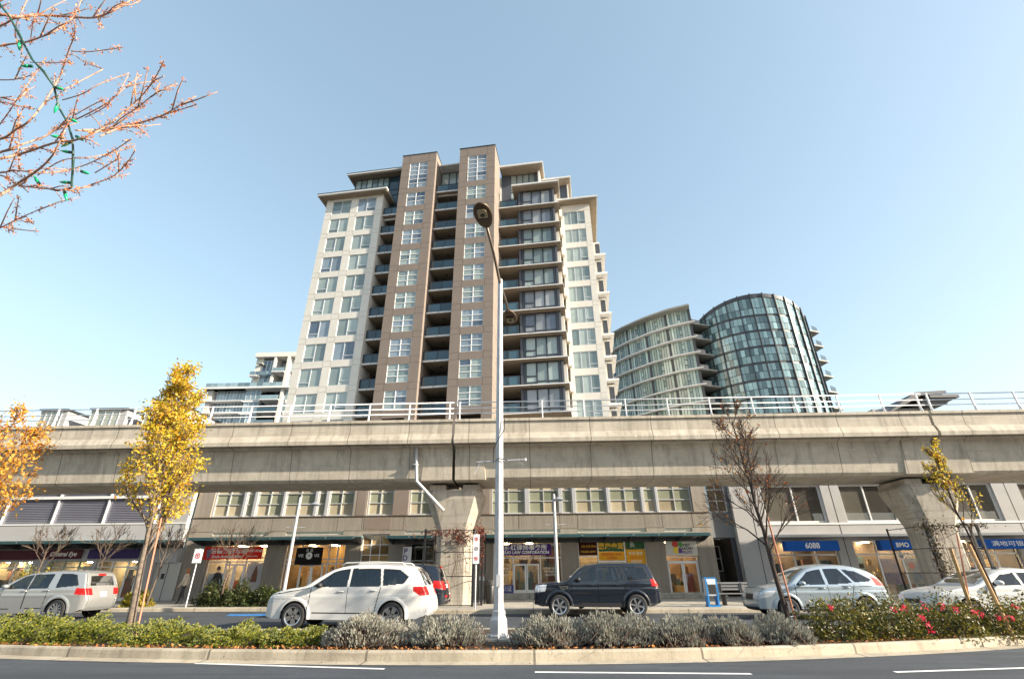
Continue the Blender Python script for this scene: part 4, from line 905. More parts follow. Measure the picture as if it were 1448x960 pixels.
m = MB().mat(M_SLAB); m.box(xl-.6, xm_+13, 103.2, 106, zz-.1, zz+.35); m.box(xl+9.4, xm_+2, 103.6, 110, zz+3.1, zz+3.35); m.mat(MATS['roof_grey']); m.box(xl+13.4-1.5, xm_+1.5, 103.8, 112, zz+6.3, zz+6.6); m.build('roof_slab', LA)
m = MB().mat(M_LG)
for i in range(12): x = xl+i*1.5; m.box(x, x+1.42, 103.4, 103.44, zz+.35, zz+1.35)
for i in range(4): x = xl+9.5+i*1.3; m.box(x, x+1.2, 103.8, 103.84, zz+3.35, zz+4.3)
m.build('terrace_glass', LA)
pwin(LA, xl+13.4-.8, xm_+.4, zz+3.5, zz+6.3, 105.5, [(i/5, (i+1)/5, 0, 1) for i in range(5)], M_FRAME, M_LG, .08)
pwin(LA, xl+9, xm_+.4, zz+.4, zz+3.1, 106, [(i/8, (i+1)/8, 0, 1) for i in range(8)], M_FRAME, M_LG, .08)
for q in (0, 1): pwin(LA, xm_+2.3, xm_+5.2, zz+.6+q*3.9, zz+3.6+q*4.0, 105, [(i/3, (i+1)/3, 0, 1) for i in range(3)], M_FRAME, M_LG, .08); pwin(LA, xm_+6, xm_+8.5, zz+.6+q*3.9, zz+3.6+q*4.0, 107, [(i/2, (i+1)/2, 0, 1) for i in range(2)], M_FRAME, M_LG, .08); pwin(LA, xm_+9.3, xm_+13, zz+.6+q*3.9, zz+3.6+q*4, 105, [(i/2, (i+1)/2, 0, 1) for i in range(2)], M_FRAME, M_LG, .08)
m = MB().mat(M_SLAB); m.box(xm_+5.6, xm_+8.6, 103.4, 107, zz+3.9, zz+4.15); m.mat(M_LG); m.box(xm_+5.7, xm_+8.5, 103.5, 103.55, zz+4.15, zz+5.1); m.build('balcony', LA)
m = MB().mat(M_BALG); m.box(xl+2.3, xm_+13, 107.5, 118, 0, zz-.1); m.box(xm_+.6, xm_+13.6, 109, 118, zz, zz+8); m.build('core', LA)

# low rooftop pavilions seen through the railing on the left
RP = thing('rooftop_pavilions', 'row of low glazed rooftop pavilions with dark walls behind the viaduct railing', 'building', (-35, 46, 0))
Yp = 46.0; zpt = at(150, 578, Y=Yp).z; zpb = 10.0
for (a, b) in ((55, 92), (126, 176), (203, 262)):
    x0, x1 = at(a, 590, Y=Yp).x, at(b, 590, Y=Yp).x
    m = MB().mat(M_BEIGE if a > 200 else M_GREY); m.box(x0+(x1-x0)*.82, x1, Yp+.1, Yp+6, zpb, zpt-.1); m.mat(M_DFR); m.box(x0-.1, x1+.2, Yp-.2, Yp+6, zpt-.1, zpt+.05); m.build('wall', RP)
    pwin(RP, x0, x0+(x1-x0)*.82, zpb, zpt-.12, Yp+.05, [(i/4, (i+1)/4, 0, 1) for i in range(4)], M_FRAME, glassy('pavilion_glass', (.40, .42, .34), dark=(.25, .28, .26), rand=.3), .05)
m = MB().mat(mat('dark_roof', (.05, .045, .06), .8)); xa = at(0, 590, Y=Yp).x-6; xb = at(300, 590, Y=Yp).x; m.box(xa, xb, Yp+1.5, Yp+9, zpb, zpt-1.4); m.box(xa, xb, Yp-2, Yp+9, 9.2, zpb); m.mat(M_GREY); m.box(xa-9, xa+4.0, Yp+.5, Yp+5, zpb, zpt-.9); m.build('dark_screen', RP)
# roofs seen past the railing on the right
RR = thing('overhanging_roof', 'flat grey overhanging roofs seen past the railing at far right', 'building', (60, 70, 0))
def P70(px, py): q = at(px, py, Y=70); return q.x, q.z
x0, z1 = P70(1272, 556); x1, _ = P70(1330, 555); m = MB().mat(mat('dark_roof_metal', (.11, .11, .115), .7))
m.prism([(x0-5, z1-4.2), (x0+1.6, z1-.2), (x1, z1), (x1, z1-.35), (x0+2.2, z1-.7)], 'y', 69, 78)
x2, z2 = P70(1345, 562); m.box(x0+3, x2, 68.6, 78, z2-.4, z2); x3, z3 = P70(1333, 568); m.box(x0+2, x3, 69.2, 78, z3-.5, z3); m.build('roof', RR)
m = MB().mat(M_LG); m.box(x0+4.5, x1-1.5, 70.5, 70.6, z3-3, z1-.8); m.mat(M_GREY); m.box(x0-4, x2-3, 71, 77, 0, z3-.6); m.build('wall', RR)
# building across the street, behind the camera (seen only mirrored in the shop glass)
OP = MB().mat(mat('opposite_wall', (.42, .33, .22), .85, var=.3, vs=.3)); OP.box(-60, 60, -34, -30, 0, 6)
op = OP.build('opposite_building', label='long low tan wall of the shops across the street behind the viewer', cat='building')
# ================================================================== STREET FURNITURE
def polar(c, r, t): return Vector((c[0]+r*math.cos(t), c[1]+r*math.sin(t), 0))
LP = thing('street_lamp', 'tall white street lamp with two heads standing in the median hedge', 'street lamp', (-.78, 12.4, .12))
lx, ly = -.78, 12.4; M_POLE = mat('pole_paint', (.47, .46, .47), .45, .15, var=.18, vs=5, bump=.15, bs=25)
m = MB().mat(M_POLE); m.lathe([(.23, -.1), (.23, .08), (.20, .12), (.185, .38), (.15, .46), (.15, .55), (.125, .57), (.112, .7)], (lx, ly, .12), 8); m.build('base', LP)
m = MB().mat(M_WALK); m.box(lx-.33, lx+.33, ly-.33, ly+.33, .0, .16); m.build('footing', LP)
m = MB().mat(M_POLE); m.tube([(lx, ly, .8), (lx, ly, 3), (lx, ly, 6), (lx, ly, 9.45)], [.108, .102, .09, .07], 8); m.build('pole', LP)
m = MB().mat(M_FRAME); m.box(lx-.05, lx+.05, ly-.118, ly-.10, 1.15, 1.4); m.mat(M_BLACK); [m.box(lx-.006, lx+.006, ly-.122, ly-.118, z_-.006, z_+.006) for z_ in (1.17, 1.38)]; m.build('hand_hole_cover', LP)
m = MB().mat(M_FRAME); [m.lathe([(.025, .16), (.025, .2), (0, .21)], (lx+a_*.27, ly+b_*.27, 0), 6) for a_ in (-1, 1) for b_ in (-1, 1)]; m.build('anchor_bolts', LP)
def head(pole_z, end, hz, yaw, nm='lamp_arm'):
    m = MB().mat(mat('arm_bronze', (.16, .13, .10), .4, .5)); m.smooth = True; e = Vector(end); p0_ = Vector((lx, ly, pole_z))
    m.tube([p0_+Vector((0, 0, -.5)), p0_, p0_.lerp(e, .5)+Vector((0, 0, .1)), e], [.05, .048, .04, .035], 8); a_ = m.build(nm, LP)
    d = (e-p0_); d.z = 0; d.normalize(); s_ = Vector((-d.y, d.x, 0)); c = e+d*.36
    m = MB().mat(mat('head_bronze', (.085, .055, .032), .45, .3)); m.smooth = True; n = 22; rows = [(.02, -.035), (.7, -.04), (.94, -.03), (1, .0), (.92, .05), (.6, .11), (.02, .14)]; i0 = len(m.v)
    for (k, z) in rows:
        for j in range(n):
            t = 2*math.pi*j/n; m.v.append(c+d*(.50*k*math.cos(t))+s_*(.245*k*math.sin(t)*(1+.12*math.cos(t)))+Vector((0, 0, z)))
    for k in range(len(rows)-1):
        for j in range(n): m.face([i0+k*n+j, i0+k*n+(j+1) % n, i0+(k+1)*n+(j+1) % n, i0+(k+1)*n+j])
    h = m.build('lamp_head', a_); m = MB().mat(mat('lens', (.42, .36, .22), .15, 0, spec=.8)); m.prism([(c+d*(.14+x)+s_*y)[:2] for x, y in ((-.15, -.12), (.1, -.12), (.16, -.07), (.16, .07), (.1, .12), (-.15, .12))], 'z', c.z-.075, c.z-.04); m.mat(M_BLACK); m.lathe([(0, -.1), (.06, -.09), (.05, -.04)], (c+d*.1), 10); m.prism([(c+d*x+s_*y)[:2] for x, y in ((-.08, -.13), (-.02, -.13), (-.02, .13), (-.08, .13))], 'z', c.z-.06, c.z-.035); m.build('lens', h)
head(9.3, (-1.02, 10.15, 9.72), 0, 0); head(9.2, (-.62, 14.6, 9.55), 0, 0)
m = MB().mat(M_FRAME); zb = at(706, 653, Y=ly).z; m.tube([(lx-.58, ly-.02, zb), (lx+.66, ly-.02, zb+.05)], .014, 6); m.lathe([(.03, -.03), (.03, .03)], (lx+.66, ly, zb+.05), 8); m.tube([(lx-.5, ly, zb-.02), (lx-.62, ly, zb-.3)], .008, 4); m.tube([(lx+.5, ly, zb), (lx+.62, ly, zb-.08)], .008, 4); m.build('banner_arm', LP)
m = MB().mat(M_BLACK); m.tube([(lx+.14, ly-.1, zb+1.1), (lx+.13, ly-.12, zb+.8), (lx-.02, ly-.15, zb+.55), (lx-.14, ly-.12, zb+.3), (lx-.15, ly-.08, zb-.02), (lx+.0, ly-.16, zb+.06), (lx+.2, ly-.1, zb+.02)], .012, 5); m.build('loose_wire', LP)
def small_lamp(x, y, label, armdir):
    t = thing('pedestrian_lamp', label, 'street lamp', (x, y, .15), group='small white lamps along the far sidewalk')
    m = MB().mat(M_POLE); m.tube([(x, y, .15), (x, y, 2.2), (x, y, 4.55)], [.085, .075, .06], 8); m.lathe([(.13, .15), (.13, .3), (.09, .34)], (x, y, 0), 8); m.lathe([(.062, 4.55), (.05, 4.62), (.0, 4.66)], (x, y, 0), 8); m.build('pole', t)
    e = Vector((x+armdir[0], y+armdir[1], 4.32)); m = MB().mat(M_POLE); m.tube([(x, y, 4.33), e], .025, 6); a_ = m.build('lamp_arm', t)
    m = MB().mat(mat('lamp_hood', (.25, .28, .32), .4)); m.lathe([(.02, .12), (.1, .09), (.24, .0), (.2, -.03), (.02, -.05)], e+Vector((armdir[0]*.35, armdir[1]*.35, -.02)), 12); m.build('lamp_head', a_)
    m = MB().mat(M_POLE); m.tube([(x-.42, y, 3.35), (x+.45, y, 3.35)], .014, 5); m.build('banner_arm', t)
q = at(414, 768, Y=22.6); small_lamp(q.x-.02, 22.6, 'small white lamp post left of the white car', (.55, 0)); q = at(786, 768, Y=22.6); small_lamp(q.x, 22.6, 'small white lamp post in front of the purple law sign', (.12, -.5))
def sign_post(px, py0, y, label, w, zt_, zb2, stack):
    x = at(px, py0, Y=y).x; t = thing('sign_post', label, 'sign', (x, y, .15)); m = MB().mat(M_FRAME); m.tube([(x, y, .15), (x, y, zt_+.02)], .03, 6); m.build('post', t)
    m = MB().mat(M_WHITE); m.box(x-w/2, x+w/2, y-.06, y-.035, zb2, zt_); s_ = m.build('sign_plate', t); m = MB(); n = stack
    for k in range(n):
        zc = zt_-(k+.5)*(zt_-zb2)/n; r = w*.30; col = (T_R, M_JOINT, T_R)[k % 3]; m.mat(col); m.lathe([(r*.72, 0), (r, 0)], (x, y-.064, zc), 16, 'y')
        text_mb(m, 'P' if k != 1 else '2h', r*1.3, Vector((x, y-.064, zc)), T_B if k != 1 else M_JOINT, .001)
        if k != 1: m.mat(T_R); i0 = len(m.v); m.box(-r, r, -.001, .001, -.012, .012); m.xf(Matrix.Translation((x, y-.067, zc)) @ Matrix.Rotation(R_(45), 4, 'Y'), i0)
    m.build('lettering', s_)
sign_post(672.5, 820, 22.5, 'tall white parking sign beside the trellised column', .27, 2.98, 1.83, 3)
sign_post(277, 800, 24.9, 'white no parking sign left of the red antique sign', .42, 2.62, 2.0, 1)
# litter bin
bx, by = at(693, 850, Y=26.5).x, 26.5; t = thing('litter_bin', 'black round litter bin on the sidewalk by the law office', 'bin', (bx, by, .15))
m = MB().mat(M_BLACK); m.smooth = True; m.lathe([(.19, .15), (.2, .18), (.235, .95), (.23, .96)], (bx, by, 0), 20); m.build('body', t); m = MB().mat(mat('bin_lid', (.03, .03, .032), .5)); m.lathe([(.25, .94), (.265, .97), (.265, 1.08), (.22, 1.16), (.12, 1.16), (.1, 1.08)], (bx, by, 0), 20); m.build('lid', t)
# newspaper box
nx, ny = at(1009, 860, Y=23.4).x, 23.4; t = thing('newspaper_box', 'blue newspaper box on legs near the fruit shop', 'newspaper box', (nx, ny, .15)); M_NB = mat('box_blue', (.02, .22, .55), .4); M_NB2 = mat('box_silver', (.42, .46, .5), .5)
m = MB().mat(M_NB2); m.prism([(ny-.22, .55), (ny+.2, .55), (ny+.2, 1.2), (ny-.12, 1.2), (ny-.2, 1.05)], 'x', nx-.22, nx+.22); m.mat(M_NB); m.box(nx-.24, nx+.24, ny-.14, ny+.22, 1.202, 1.24); m.box(nx-.24, nx-.19, ny-.24, ny-.221, .5, 1.19); m.box(nx+.19, nx+.24, ny-.24, ny-.221, .5, 1.19); m.build('case', t)
m = MB().mat(M_NB); [m.box(nx+a_*.2-.03, nx+a_*.2+.03, ny-.2, ny+.18, .2, .55) for a_ in (-1, 1)]; m.box(nx-.25, nx+.25, ny-.25, ny+.22, .15, .2); m.build('stand', t)
m = MB().mat(M_WHITE); m.box(nx-.16, nx+.16, ny-.245, ny-.222, .98, 1.12); m.mat(T_B); m.box(nx-.14, nx+.14, ny-.232, ny-.223, .62, .95); m.build('window', t)
# bench
bx, by = at(1040, 850, Y=24.2).x, 24.2; t = thing('bench', 'grey slatted bench on the sidewalk behind the newspaper box', 'bench', (bx, by, .15)); M_BEN = mat('bench_grey', (.17, .17, .18), .7)
m = MB().mat(M_BEN); [m.box(bx-.75, bx+.75, by-.2+k*.1, by-.12+k*.1, .58, .61) for k in range(5)]; m.build('seat', t); m = MB().mat(M_BEN); [m.box(bx-.75, bx+.75, by+.28, by+.31, .72+k*.12, .8+k*.12) for k in range(3)]; m.build('backrest', t)
for s_ in (-.45, .45): m = MB().mat(M_BLACK); m.box(bx+s_-.03, bx+s_+.03, by-.15, by+.28, .15, .575); m.box(bx+s_-.025, bx+s_+.025, by+.25, by+.28, .575, 1.0); m.build('leg', t)

# ================================================================== VEHICLES
def catmull(P, n):
    out = []
    P = [Vector(p) for p in P]; Q = [P[0]*2-P[1]]+P+[P[-1]*2-P[-2]]
    L = sum((b-a).length for a, b in zip(P, P[1:]))
    for i in range(1, len(Q)-2):
        k = max(2, int(n*(Q[i+1]-Q[i]).length/L))
        for j in range(k):
            t = j/k; a, b, c, d = Q[i-1], Q[i], Q[i+1], Q[i+2]
            out.append(.5*((2*b)+(c-a)*t+(2*a-5*b+4*c-d)*t*t+(3*b-a-3*c+d)*t**3))
    out.append(P[-1]); return out
def inpoly(x, z, P):
    c = False; n = len(P)
    for i in range(n):
        (xa, za), (xb, zb2) = P[i], P[(i+1) % n]
        if (za > z) != (zb2 > z) and x < (xb-xa)*(z-za)/(zb2-za)+xa: c = not c
    return c
M_CARG = clearglass('car_glass', (.34, .40, .42), .3); M_TRIM = mat('car_trim', (.02, .02, .022), .5); M_HEAD = mat('headlight_glass', (.75, .77, .8), .08, .3, spec=.8); M_TAIL = mat('tail_red', (.42, .010, .010), .35, spec=.4); M_CHR = mat('chrome', (.75, .75, .77), .12, 1); M_PLATE = mat('plate', (.75, .76, .8), .5)
def car(name, label, x0, yc, spec, paint):
    L, Wd, T, belt, wheels, wr = spec['L'], spec['W']/2, spec['top'], spec['belt'], spec['wheels'], spec['wr']
    zs = spec.get('scale', 1.)
    root = thing(name, label, spec['cat'], (x0, yc, .0), group=None, local=True); root.scale = (zs, zs, zs)
    tp = catmull(T, 400); low = spec.get('low', .24); ar = wr*1.16; roof = max(p.y for p in tp)
    def zb_(x, zt):
        z = low+.02*math.cos(x)
        for w in wheels:
            d = abs(x-w)
            if d < ar: z = max(z, math.sqrt(ar*ar-d*d)+wr*.98)
        if x < .35: z = max(z, low+(.35-x)*.25)
        if x > L-.35: z = max(z, low+(x-L+.35)*.35)
        return min(z, zt-.002)
    def hw(x, z, zt):
        e = abs((x-L/2)/(L/2)); w = Wd*(1-.13*max(0, e-.45)**2/.3025 - (.10*max(0, (e-.9)/.1)**2))
        if z < belt: w *= 1-.05*((belt-z)/belt)**2-.02*abs(z-belt*.72)
        else: w *= 1-.20*min(1, (z-belt)/(roof-belt))**1.15-.01
        if abs(z-belt*.80) < .05: w += .006
        for q in wheels:
            r = math.hypot(x-q, z-wr)
            if r < ar+.09 and z < belt: w += .022*min(1, (ar+.09-r)/.05)
        d = zt-z; rr = .075
        if d < rr: w -= rr*.9*(1-math.sqrt(max(0, 1-((rr-d)/rr)**2)))
        return w
    NR = 56; parts = {}
    def P_(k, mm):
        if k not in parts: parts[k] = MB().mat(mm); parts[k].smooth = True
        return parts[k]
    V = {}
    def addq(key, mm, pts):
        b = P_(key, mm); idx = []
        for p in pts:
            kk = (key, round(p[0], 4), round(p[1], 4), round(p[2], 4))
            if kk not in V: V[kk] = len(b.v); b.v.append(Vector(p))
            idx.append(V[kk])
        if len(set(idx)) >= 3:
            out = []; [out.append(i) for i in idx if i not in out]; b.face(out)
    wins = spec['wins']; seams = spec['seams']; lights = spec['lights']
    def cls(x, z, zt):
        for i, w in enumerate(wins):
            if inpoly(x, z, w): return ('side_window', i)
        for k_, poly in lights:
            if inpoly(x, z, poly): return (k_, 0)
        for sx0, sz0, sx1, sz1 in seams:
            dx, dz = sx1-sx0, sz1-sz0; t = max(0, min(1, ((x-sx0)*dx+(z-sz0)*dz)/(dx*dx+dz*dz)))
            if math.hypot(x-sx0-dx*t, z-sz0-dz*t) < .011: return ('seam', 0)
        for w in wins:
            for a, b in zip(w, w[1:]+w[:1]):
                dx, dz = b[0]-a[0], b[1]-a[1]; t = max(0, min(1, ((x-a[0])*dx+(z-a[1])*dz)/(dx*dx+dz*dz+1e-9)))
                if math.hypot(x-a[0]-dx*t, z-a[1]-dz*t) < .022: return ('window_trim', 0)
        if z < low+spec.get('clad', .06): return ('sill_trim', 0)
        return ('body', 0)
    MM = {'side_window': M_CARG, 'seam': M_TRIM, 'window_trim': spec.get('wtrim', M_TRIM), 'sill_trim': spec.get('cladm', M_TRIM), 'body': paint, 'headlight': M_HEAD, 'tail_light': M_TAIL, 'grille': M_TRIM, 'windscreen': M_CARG, 'rear_window': M_CARG, 'bumper_insert': M_TRIM, 'number_plate': M_PLATE}
    grid = []
    for p in tp:
        zt = p.y; zb2 = zb_(p.x, zt); te = zt-.08
        if te > belt+.04 and zb2 < belt-.05: zz = [zb2+(belt-.0-zb2)*j/26 for j in range(26)]+[belt+(te-belt)*j/24 for j in range(25)]
        elif te > zb2: zz = [zb2+(te-zb2)*j/50 for j in range(51)]
        else: zz = [zb2+(zt-.0-zb2)*j/56 for j in range(51)]
        zl = zz[-1]; col = [(p.x, z) for z in zz]+[(p.x, zl+(zt-zl)*math.sin(math.pi/2*k/6)) for k in range(1, 7)]
        grid.append([(x, z, hw(x, z, zt)) for x, z in col])
    for i in range(len(grid)-1):
        for j in range(NR):
            a, b, c, d = grid[i][j], grid[i+1][j], grid[i+1][j+1], grid[i][j+1]; xm = (a[0]+b[0]+c[0]+d[0])/4; zm = (a[1]+b[1]+c[1]+d[1])/4
            k_, n_ = cls(xm, zm, tp[i].y); inset = .012 if k_ == 'side_window' else (.008 if k_ == 'seam' else 0)
            for s_ in (-1, 1):
                q = [(v[0], s_*(v[2]-inset), v[1]) for v in (a, b, c, d)]
                addq((k_, n_, s_) if k_ in ('side_window', 'headlight', 'tail_light') else (k_, 0, 0), MM[k_], q if s_ < 0 else q[::-1])
    # top strip: bonnet, screens, roof, bumpers
    NY = 28; crown = lambda x, z: (.05 if z > belt+.2 else .03)
    ws, rw = spec['windscreen'], spec['rearglass']
    def top_cls(x, z, f, i):
        if ws[0] < x < ws[1] and abs(f) < .88 and z > belt-.12: return 'windscreen'
        if rw[0] < x < rw[1] and abs(f) < .82 and rw[2] < z < rw[3]: return 'rear_window'
        for (k_, xa, xb, za, zb3, fa, fb2) in spec['ends']:
            if xa <= x <= xb and za <= z <= zb3 and fa <= abs(f) <= fb2: return k_
        if z < low+.12 and (x < .5 or x > L-.5): return 'sill_trim'
        return 'body'
    for i in range(len(grid)-1):
        a, b = grid[i][-1], grid[i+1][-1]
        for j in range(NY):
            f0_, f1_ = -1+2*j/NY, -1+2*(j+1)/NY
            def P(v, f):
                n_ = tp[min(len(tp)-1, i+1)]-tp[max(0, i-1)]; n_ = Vector((-n_.y, n_.x)).normalized(); c = crown(v[0], v[1])*(1-f*f)
                bow = c; return (v[0]+n_.x*bow, f*v[2], v[1]+n_.y*bow)
            k_ = top_cls((a[0]+b[0])/2, (a[1]+b[1])/2, (f0_+f1_)/2, i)
            addq((k_, 0, (-1 if j < NY/2 else 1) if k_ in ('headlight', 'tail_light') else 0), MM[k_], [P(a, f0_), P(a, f1_), P(b, f1_), P(b, f0_)])
    names = {}
    bodyo = None
    for key in sorted(parts, key=lambda k: k[0] != 'body'):
        b = parts[key]; nm = key[0] if isinstance(key, tuple) else key
        if nm in ('seam', 'sill_trim', 'window_trim', 'grille', 'bumper_insert', 'number_plate', 'windscreen', 'rear_window', 'headlight', 'tail_light', 'side_window', 'body'):
            o = b.build(nm, root)
            if nm == 'body': bodyo = o
    # underbody and wheel wells
    m = MB().mat(M_TRIM); m.box(.3, L-.3, -Wd*.86, Wd*.86, low+.02, low+.2); 
    for w in wheels: m.box(w-ar, w+ar, -Wd*.8, Wd*.8, low+.1, wr+ar*.96)
    m.build('underbody', root)
    for (sx, n_) in ((1.95, 'front_seat'), (2.95, 'rear_seat')):
        for s_ in (-1, 1):
            m = MB().mat(M_SEAT); y_ = s_*.38; m.prism([(sx+.42, .78), (sx+.62, 1.38), (sx+.52, 1.40), (sx+.34, .80)], 'y', y_-.22, y_+.22); m.box(sx-.05, sx+.45, y_-.24, y_+.24, .52, .70); m.box(sx+.5, sx+.58, y_-.1, y_+.1, 1.4, 1.52); m.build(n_, root)
    m = MB().mat(M_TRIM); m.box(1.15, 1.5, -Wd*.78, Wd*.78, .6, belt-.06); m.tube([(1.68, -.38+.18*math.cos(t/2), .98+.18*math.sin(t/2)) for t in range(14)], .014, 6); m.build('dashboard', root)
    # wheels
    for w in wheels:
        for s_ in (-1, 1):
            wh = bpy.data.objects.new('wheel', None); COL.objects.link(wh); wh.parent = root; OFF[wh] = Vector((0, 0, 0)); y_ = s_*(Wd-.115); wh.location = (w, y_, wr); wh.rotation_euler = (0, 0, math.pi if s_ > 0 else 0)
            m = MB().mat(M_RUB); m.smooth = True; m.lathe([(wr*.66, -.10), (wr*.72, -.115), (wr*.94, -.11), (wr, -.08), (wr, .08), (wr*.94, .11), (wr*.66, .1)], (0, 0, 0), 36, 'y'); m.build('tyre', wh)
            m = MB().mat(M_ALLOY); m.lathe([(wr*.68, -.105), (wr*.70, -.112), (wr*.62, -.10), (wr*.60, .06)], (0, 0, 0), 36, 'y'); ns = spec.get('spokes', 7)
            m.lathe([(0, -.09), (wr*.15, -.088), (wr*.17, -.07)], (0, 0, 0), 14, 'y')
            for k in range(ns):
                t = 2*math.pi*k/ns+.2; i0 = len(m.v); sw = spec.get('sw', .05)*wr/.35
                m.prism([(wr*.08, -sw*.7), (wr*.64, -sw), (wr*.64, sw), (wr*.08, sw*.7)], 'y', -.095, -.06); m.xf(Matrix.Rotation(t, 4, 'Y'), i0)
            m.build('rim', wh)
            m = MB().mat(M_TRIM); m.lathe([(0, -.02), (wr*.6, -.02)], (0, 0, 0), 24, 'y'); m.build('brake_disc', wh)
    # mirrors, handles, rails
    mx, mz = spec['mirror']
    for s_ in (-1, 1):
        m = MB().mat(spec.get('mirm', paint)); m.smooth = True; y_ = s_*(hw(mx, mz, 9)+.10); i0 = len(m.v)
        m.lathe([(.02, -.09), (.07, -.075), (.095, -.02), (.09, .05), (.06, .09), (.02, .1)], (0, 0, 0), 12); m.xf(Matrix.Translation((mx, y_, mz+.03)) @ Matrix.Rotation(R_(90), 4, 'X') @ Matrix.Diagonal((1.1, .78, 1.15, 1)), i0); m.smooth = False; m.mat(M_TRIM); m.box(mx-.03, mx+.03, min(y_, s_*hw(mx, mz, 9)-s_*.03), max(y_, s_*hw(mx, mz, 9)-s_*.03), mz-.03, mz+.01); m.build('mirror', root)
        for hx, hz in spec['handles']:
            m = MB().mat(spec.get('hm', paint)); y_ = s_*(hw(hx, hz, 9)+.018); m.smooth = True; m.tube([(hx-.1, y_-s_*.02, hz), (hx-.06, y_+s_*.012, hz), (hx+.06, y_+s_*.012, hz), (hx+.1, y_-s_*.02, hz)], .016, 6); m.build('door_handle', root)
        if spec.get('rails'):
            a, b = spec['rails']; m = MB().mat(spec.get('railm', M_TRIM)); m.smooth = True; zr = roof+.03; w_ = Wd*.70; m.tube([(a, s_*w_, zr-.06), (a+.12, s_*w_, zr+.03), ((a+b)/2, s_*w_, zr+.05), (b-.12, s_*w_, zr+.02), (b, s_*w_, zr-.08)], .02, 6); m.build('roof_rail', root)
    return root, hw
M_SEAT = mat('seat_fabric', (.10, .095, .09), .8)
M_PW = mat('paint_white', (.64, .63, .61), .28, 0, coat=.6); M_PK = mat('paint_black', (.008, .012, .022), .22, .2, coat=1.); M_PS = mat('paint_silver', (.42, .42, .41), .3, .55, coat=.6); M_PB2 = mat('paint_ice_blue', (.38, .44, .48), .28, .45, coat=.7)
crossover = dict(cat='car', L=4.9, W=1.86, belt=1.06, wheels=(.92, 3.82), wr=.35, low=.26, top=[(.08, .30), (.01, .42), (0, .62), (.05, .82), (.22, .95), (.62, 1.05), (1.12, 1.13), (1.5, 1.36), (1.86, 1.55), (2.25, 1.655), (2.9, 1.70), (3.7, 1.68), (4.25, 1.62), (4.45, 1.52), (4.62, 1.26), (4.74, 1.05), (4.82, .88), (4.9, .66), (4.88, .45), (4.82, .33)],
  wins=[[(1.42, 1.13), (1.98, 1.50), (2.42, 1.575), (2.40, 1.12)], [(2.52, 1.12), (2.53, 1.58), (3.35, 1.575), (3.42, 1.14)], [(3.52, 1.15), (3.47, 1.57), (3.95, 1.54), (4.22, 1.36), (4.12, 1.20)]],
  seams=[(1.36, 1.10, 1.30, .42), (2.46, 1.1, 2.46, .42), (1.30, .42, 3.3, .42), (3.45, 1.1, 3.30, .42), (.25, .92, 1.3, 1.08)],
  lights=[('headlight', [(.04, .66), (.10, .86), (.55, .92), (.42, .74)]), ('tail_light', [(4.42, .98), (4.40, 1.10), (4.9, 1.10), (4.9, .86), (4.62, .86)])],
  ends=[('grille', 0, .2, .55, .82, 0, .5), ('headlight', 0, .3, .66, .86, .6, .97), ('bumper_insert', 0, .2, .32, .46, 0, .7), ('tail_light', 4.4, 4.95, .86, 1.1, .62, 1), ('number_plate', 4.4, 5, .78, .92, 0, .2)],
  windscreen=(1.2, 1.98), rearglass=(4.3, 4.8, 1.12, 1.56), mirror=(1.62, 1.12), handles=[(2.26, .98), (3.24, 1.0)], rails=(2.1, 4.1), railm=M_PW, mirm=M_TRIM, clad=.10, cladm=M_PW, spokes=5, sw=.07, hm=M_PW)
car('white_crossover', 'white seven seat crossover driving left beside the median hedge', -7.98, 16.95, crossover, M_PW)
boxy = dict(cat='car', L=4.6, W=1.9, belt=1.1, wheels=(.90, 3.68), wr=.37, low=.34, top=[(.06, .38), (0, .5), (0, .72), (.04, .94), (.12, 1.05), (.6, 1.12), (1.18, 1.17), (1.5, 1.42), (1.78, 1.62), (2.1, 1.70), (2.6, 1.745), (3.6, 1.75), (4.15, 1.72), (4.3, 1.6), (4.42, 1.25), (4.52, 1.08), (4.6, .9), (4.62, .65), (4.55, .42)],
  wins=[[(1.42, 1.17), (1.86, 1.58), (2.28, 1.64), (2.28, 1.15)], [(2.38, 1.15), (2.38, 1.645), (3.02, 1.65), (3.12, 1.16)], [(3.18, 1.16), (3.08, 1.65), (3.16, 1.65), (3.34, 1.17)], [(3.42, 1.18), (3.26, 1.65), (4.06, 1.62), (4.22, 1.22)]],
  seams=[(1.36, 1.12, 1.36, .46), (2.33, 1.1, 2.33, .46), (1.36, .46, 3.15, .46), (3.38, 1.1, 3.15, .5), (.2, 1.02, 1.35, 1.13), (.6, .78, 1.3, .80), (1.4, .80, 3.2, .80)],
  lights=[('headlight', [(.0, .80), (.0, 1.03), (.46, 1.07), (.40, .84)]), ('tail_light', [(4.30, .98), (4.26, 1.22), (4.6, 1.22), (4.62, .98)])],
  ends=[('grille', 0, .2, .78, .98, 0, .55), ('headlight', 0, .2, .80, 1.02, .6, .97), ('bumper_insert', 0, .2, .40, .58, 0, .7), ('tail_light', 4.2, 4.7, .9, 1.22, .72, 1), ('number_plate', 4.4, 4.7, .85, 1, 0, .2)],
  windscreen=(1.26, 1.84), rearglass=(4.15, 4.55, 1.15, 1.66), mirror=(1.60, 1.2), handles=[(2.12, 1.03), (3.0, 1.04)], rails=None, mirm=M_TRIM, clad=.10, spokes=6, sw=.035)
r_, hwf = car('black_off_roader', 'boxy black off-roader with silver side vent parked in front of the shops', .05, 20.9, boxy, M_PK)
m = MB().mat(M_CHR); y_ = -(hwf(1.1, .98, 9)+.012); m.prism([(1.02, .88), (.90, 1.01), (1.26, 1.01), (1.22, .93)], 'y', y_, y_+.02); m.mat(M_TRIM); m.prism([(1.03, .91), (.97, .985), (1.22, .985), (1.19, .93)], 'y', y_-.004, y_+.01); m.build('side_vent', r_)
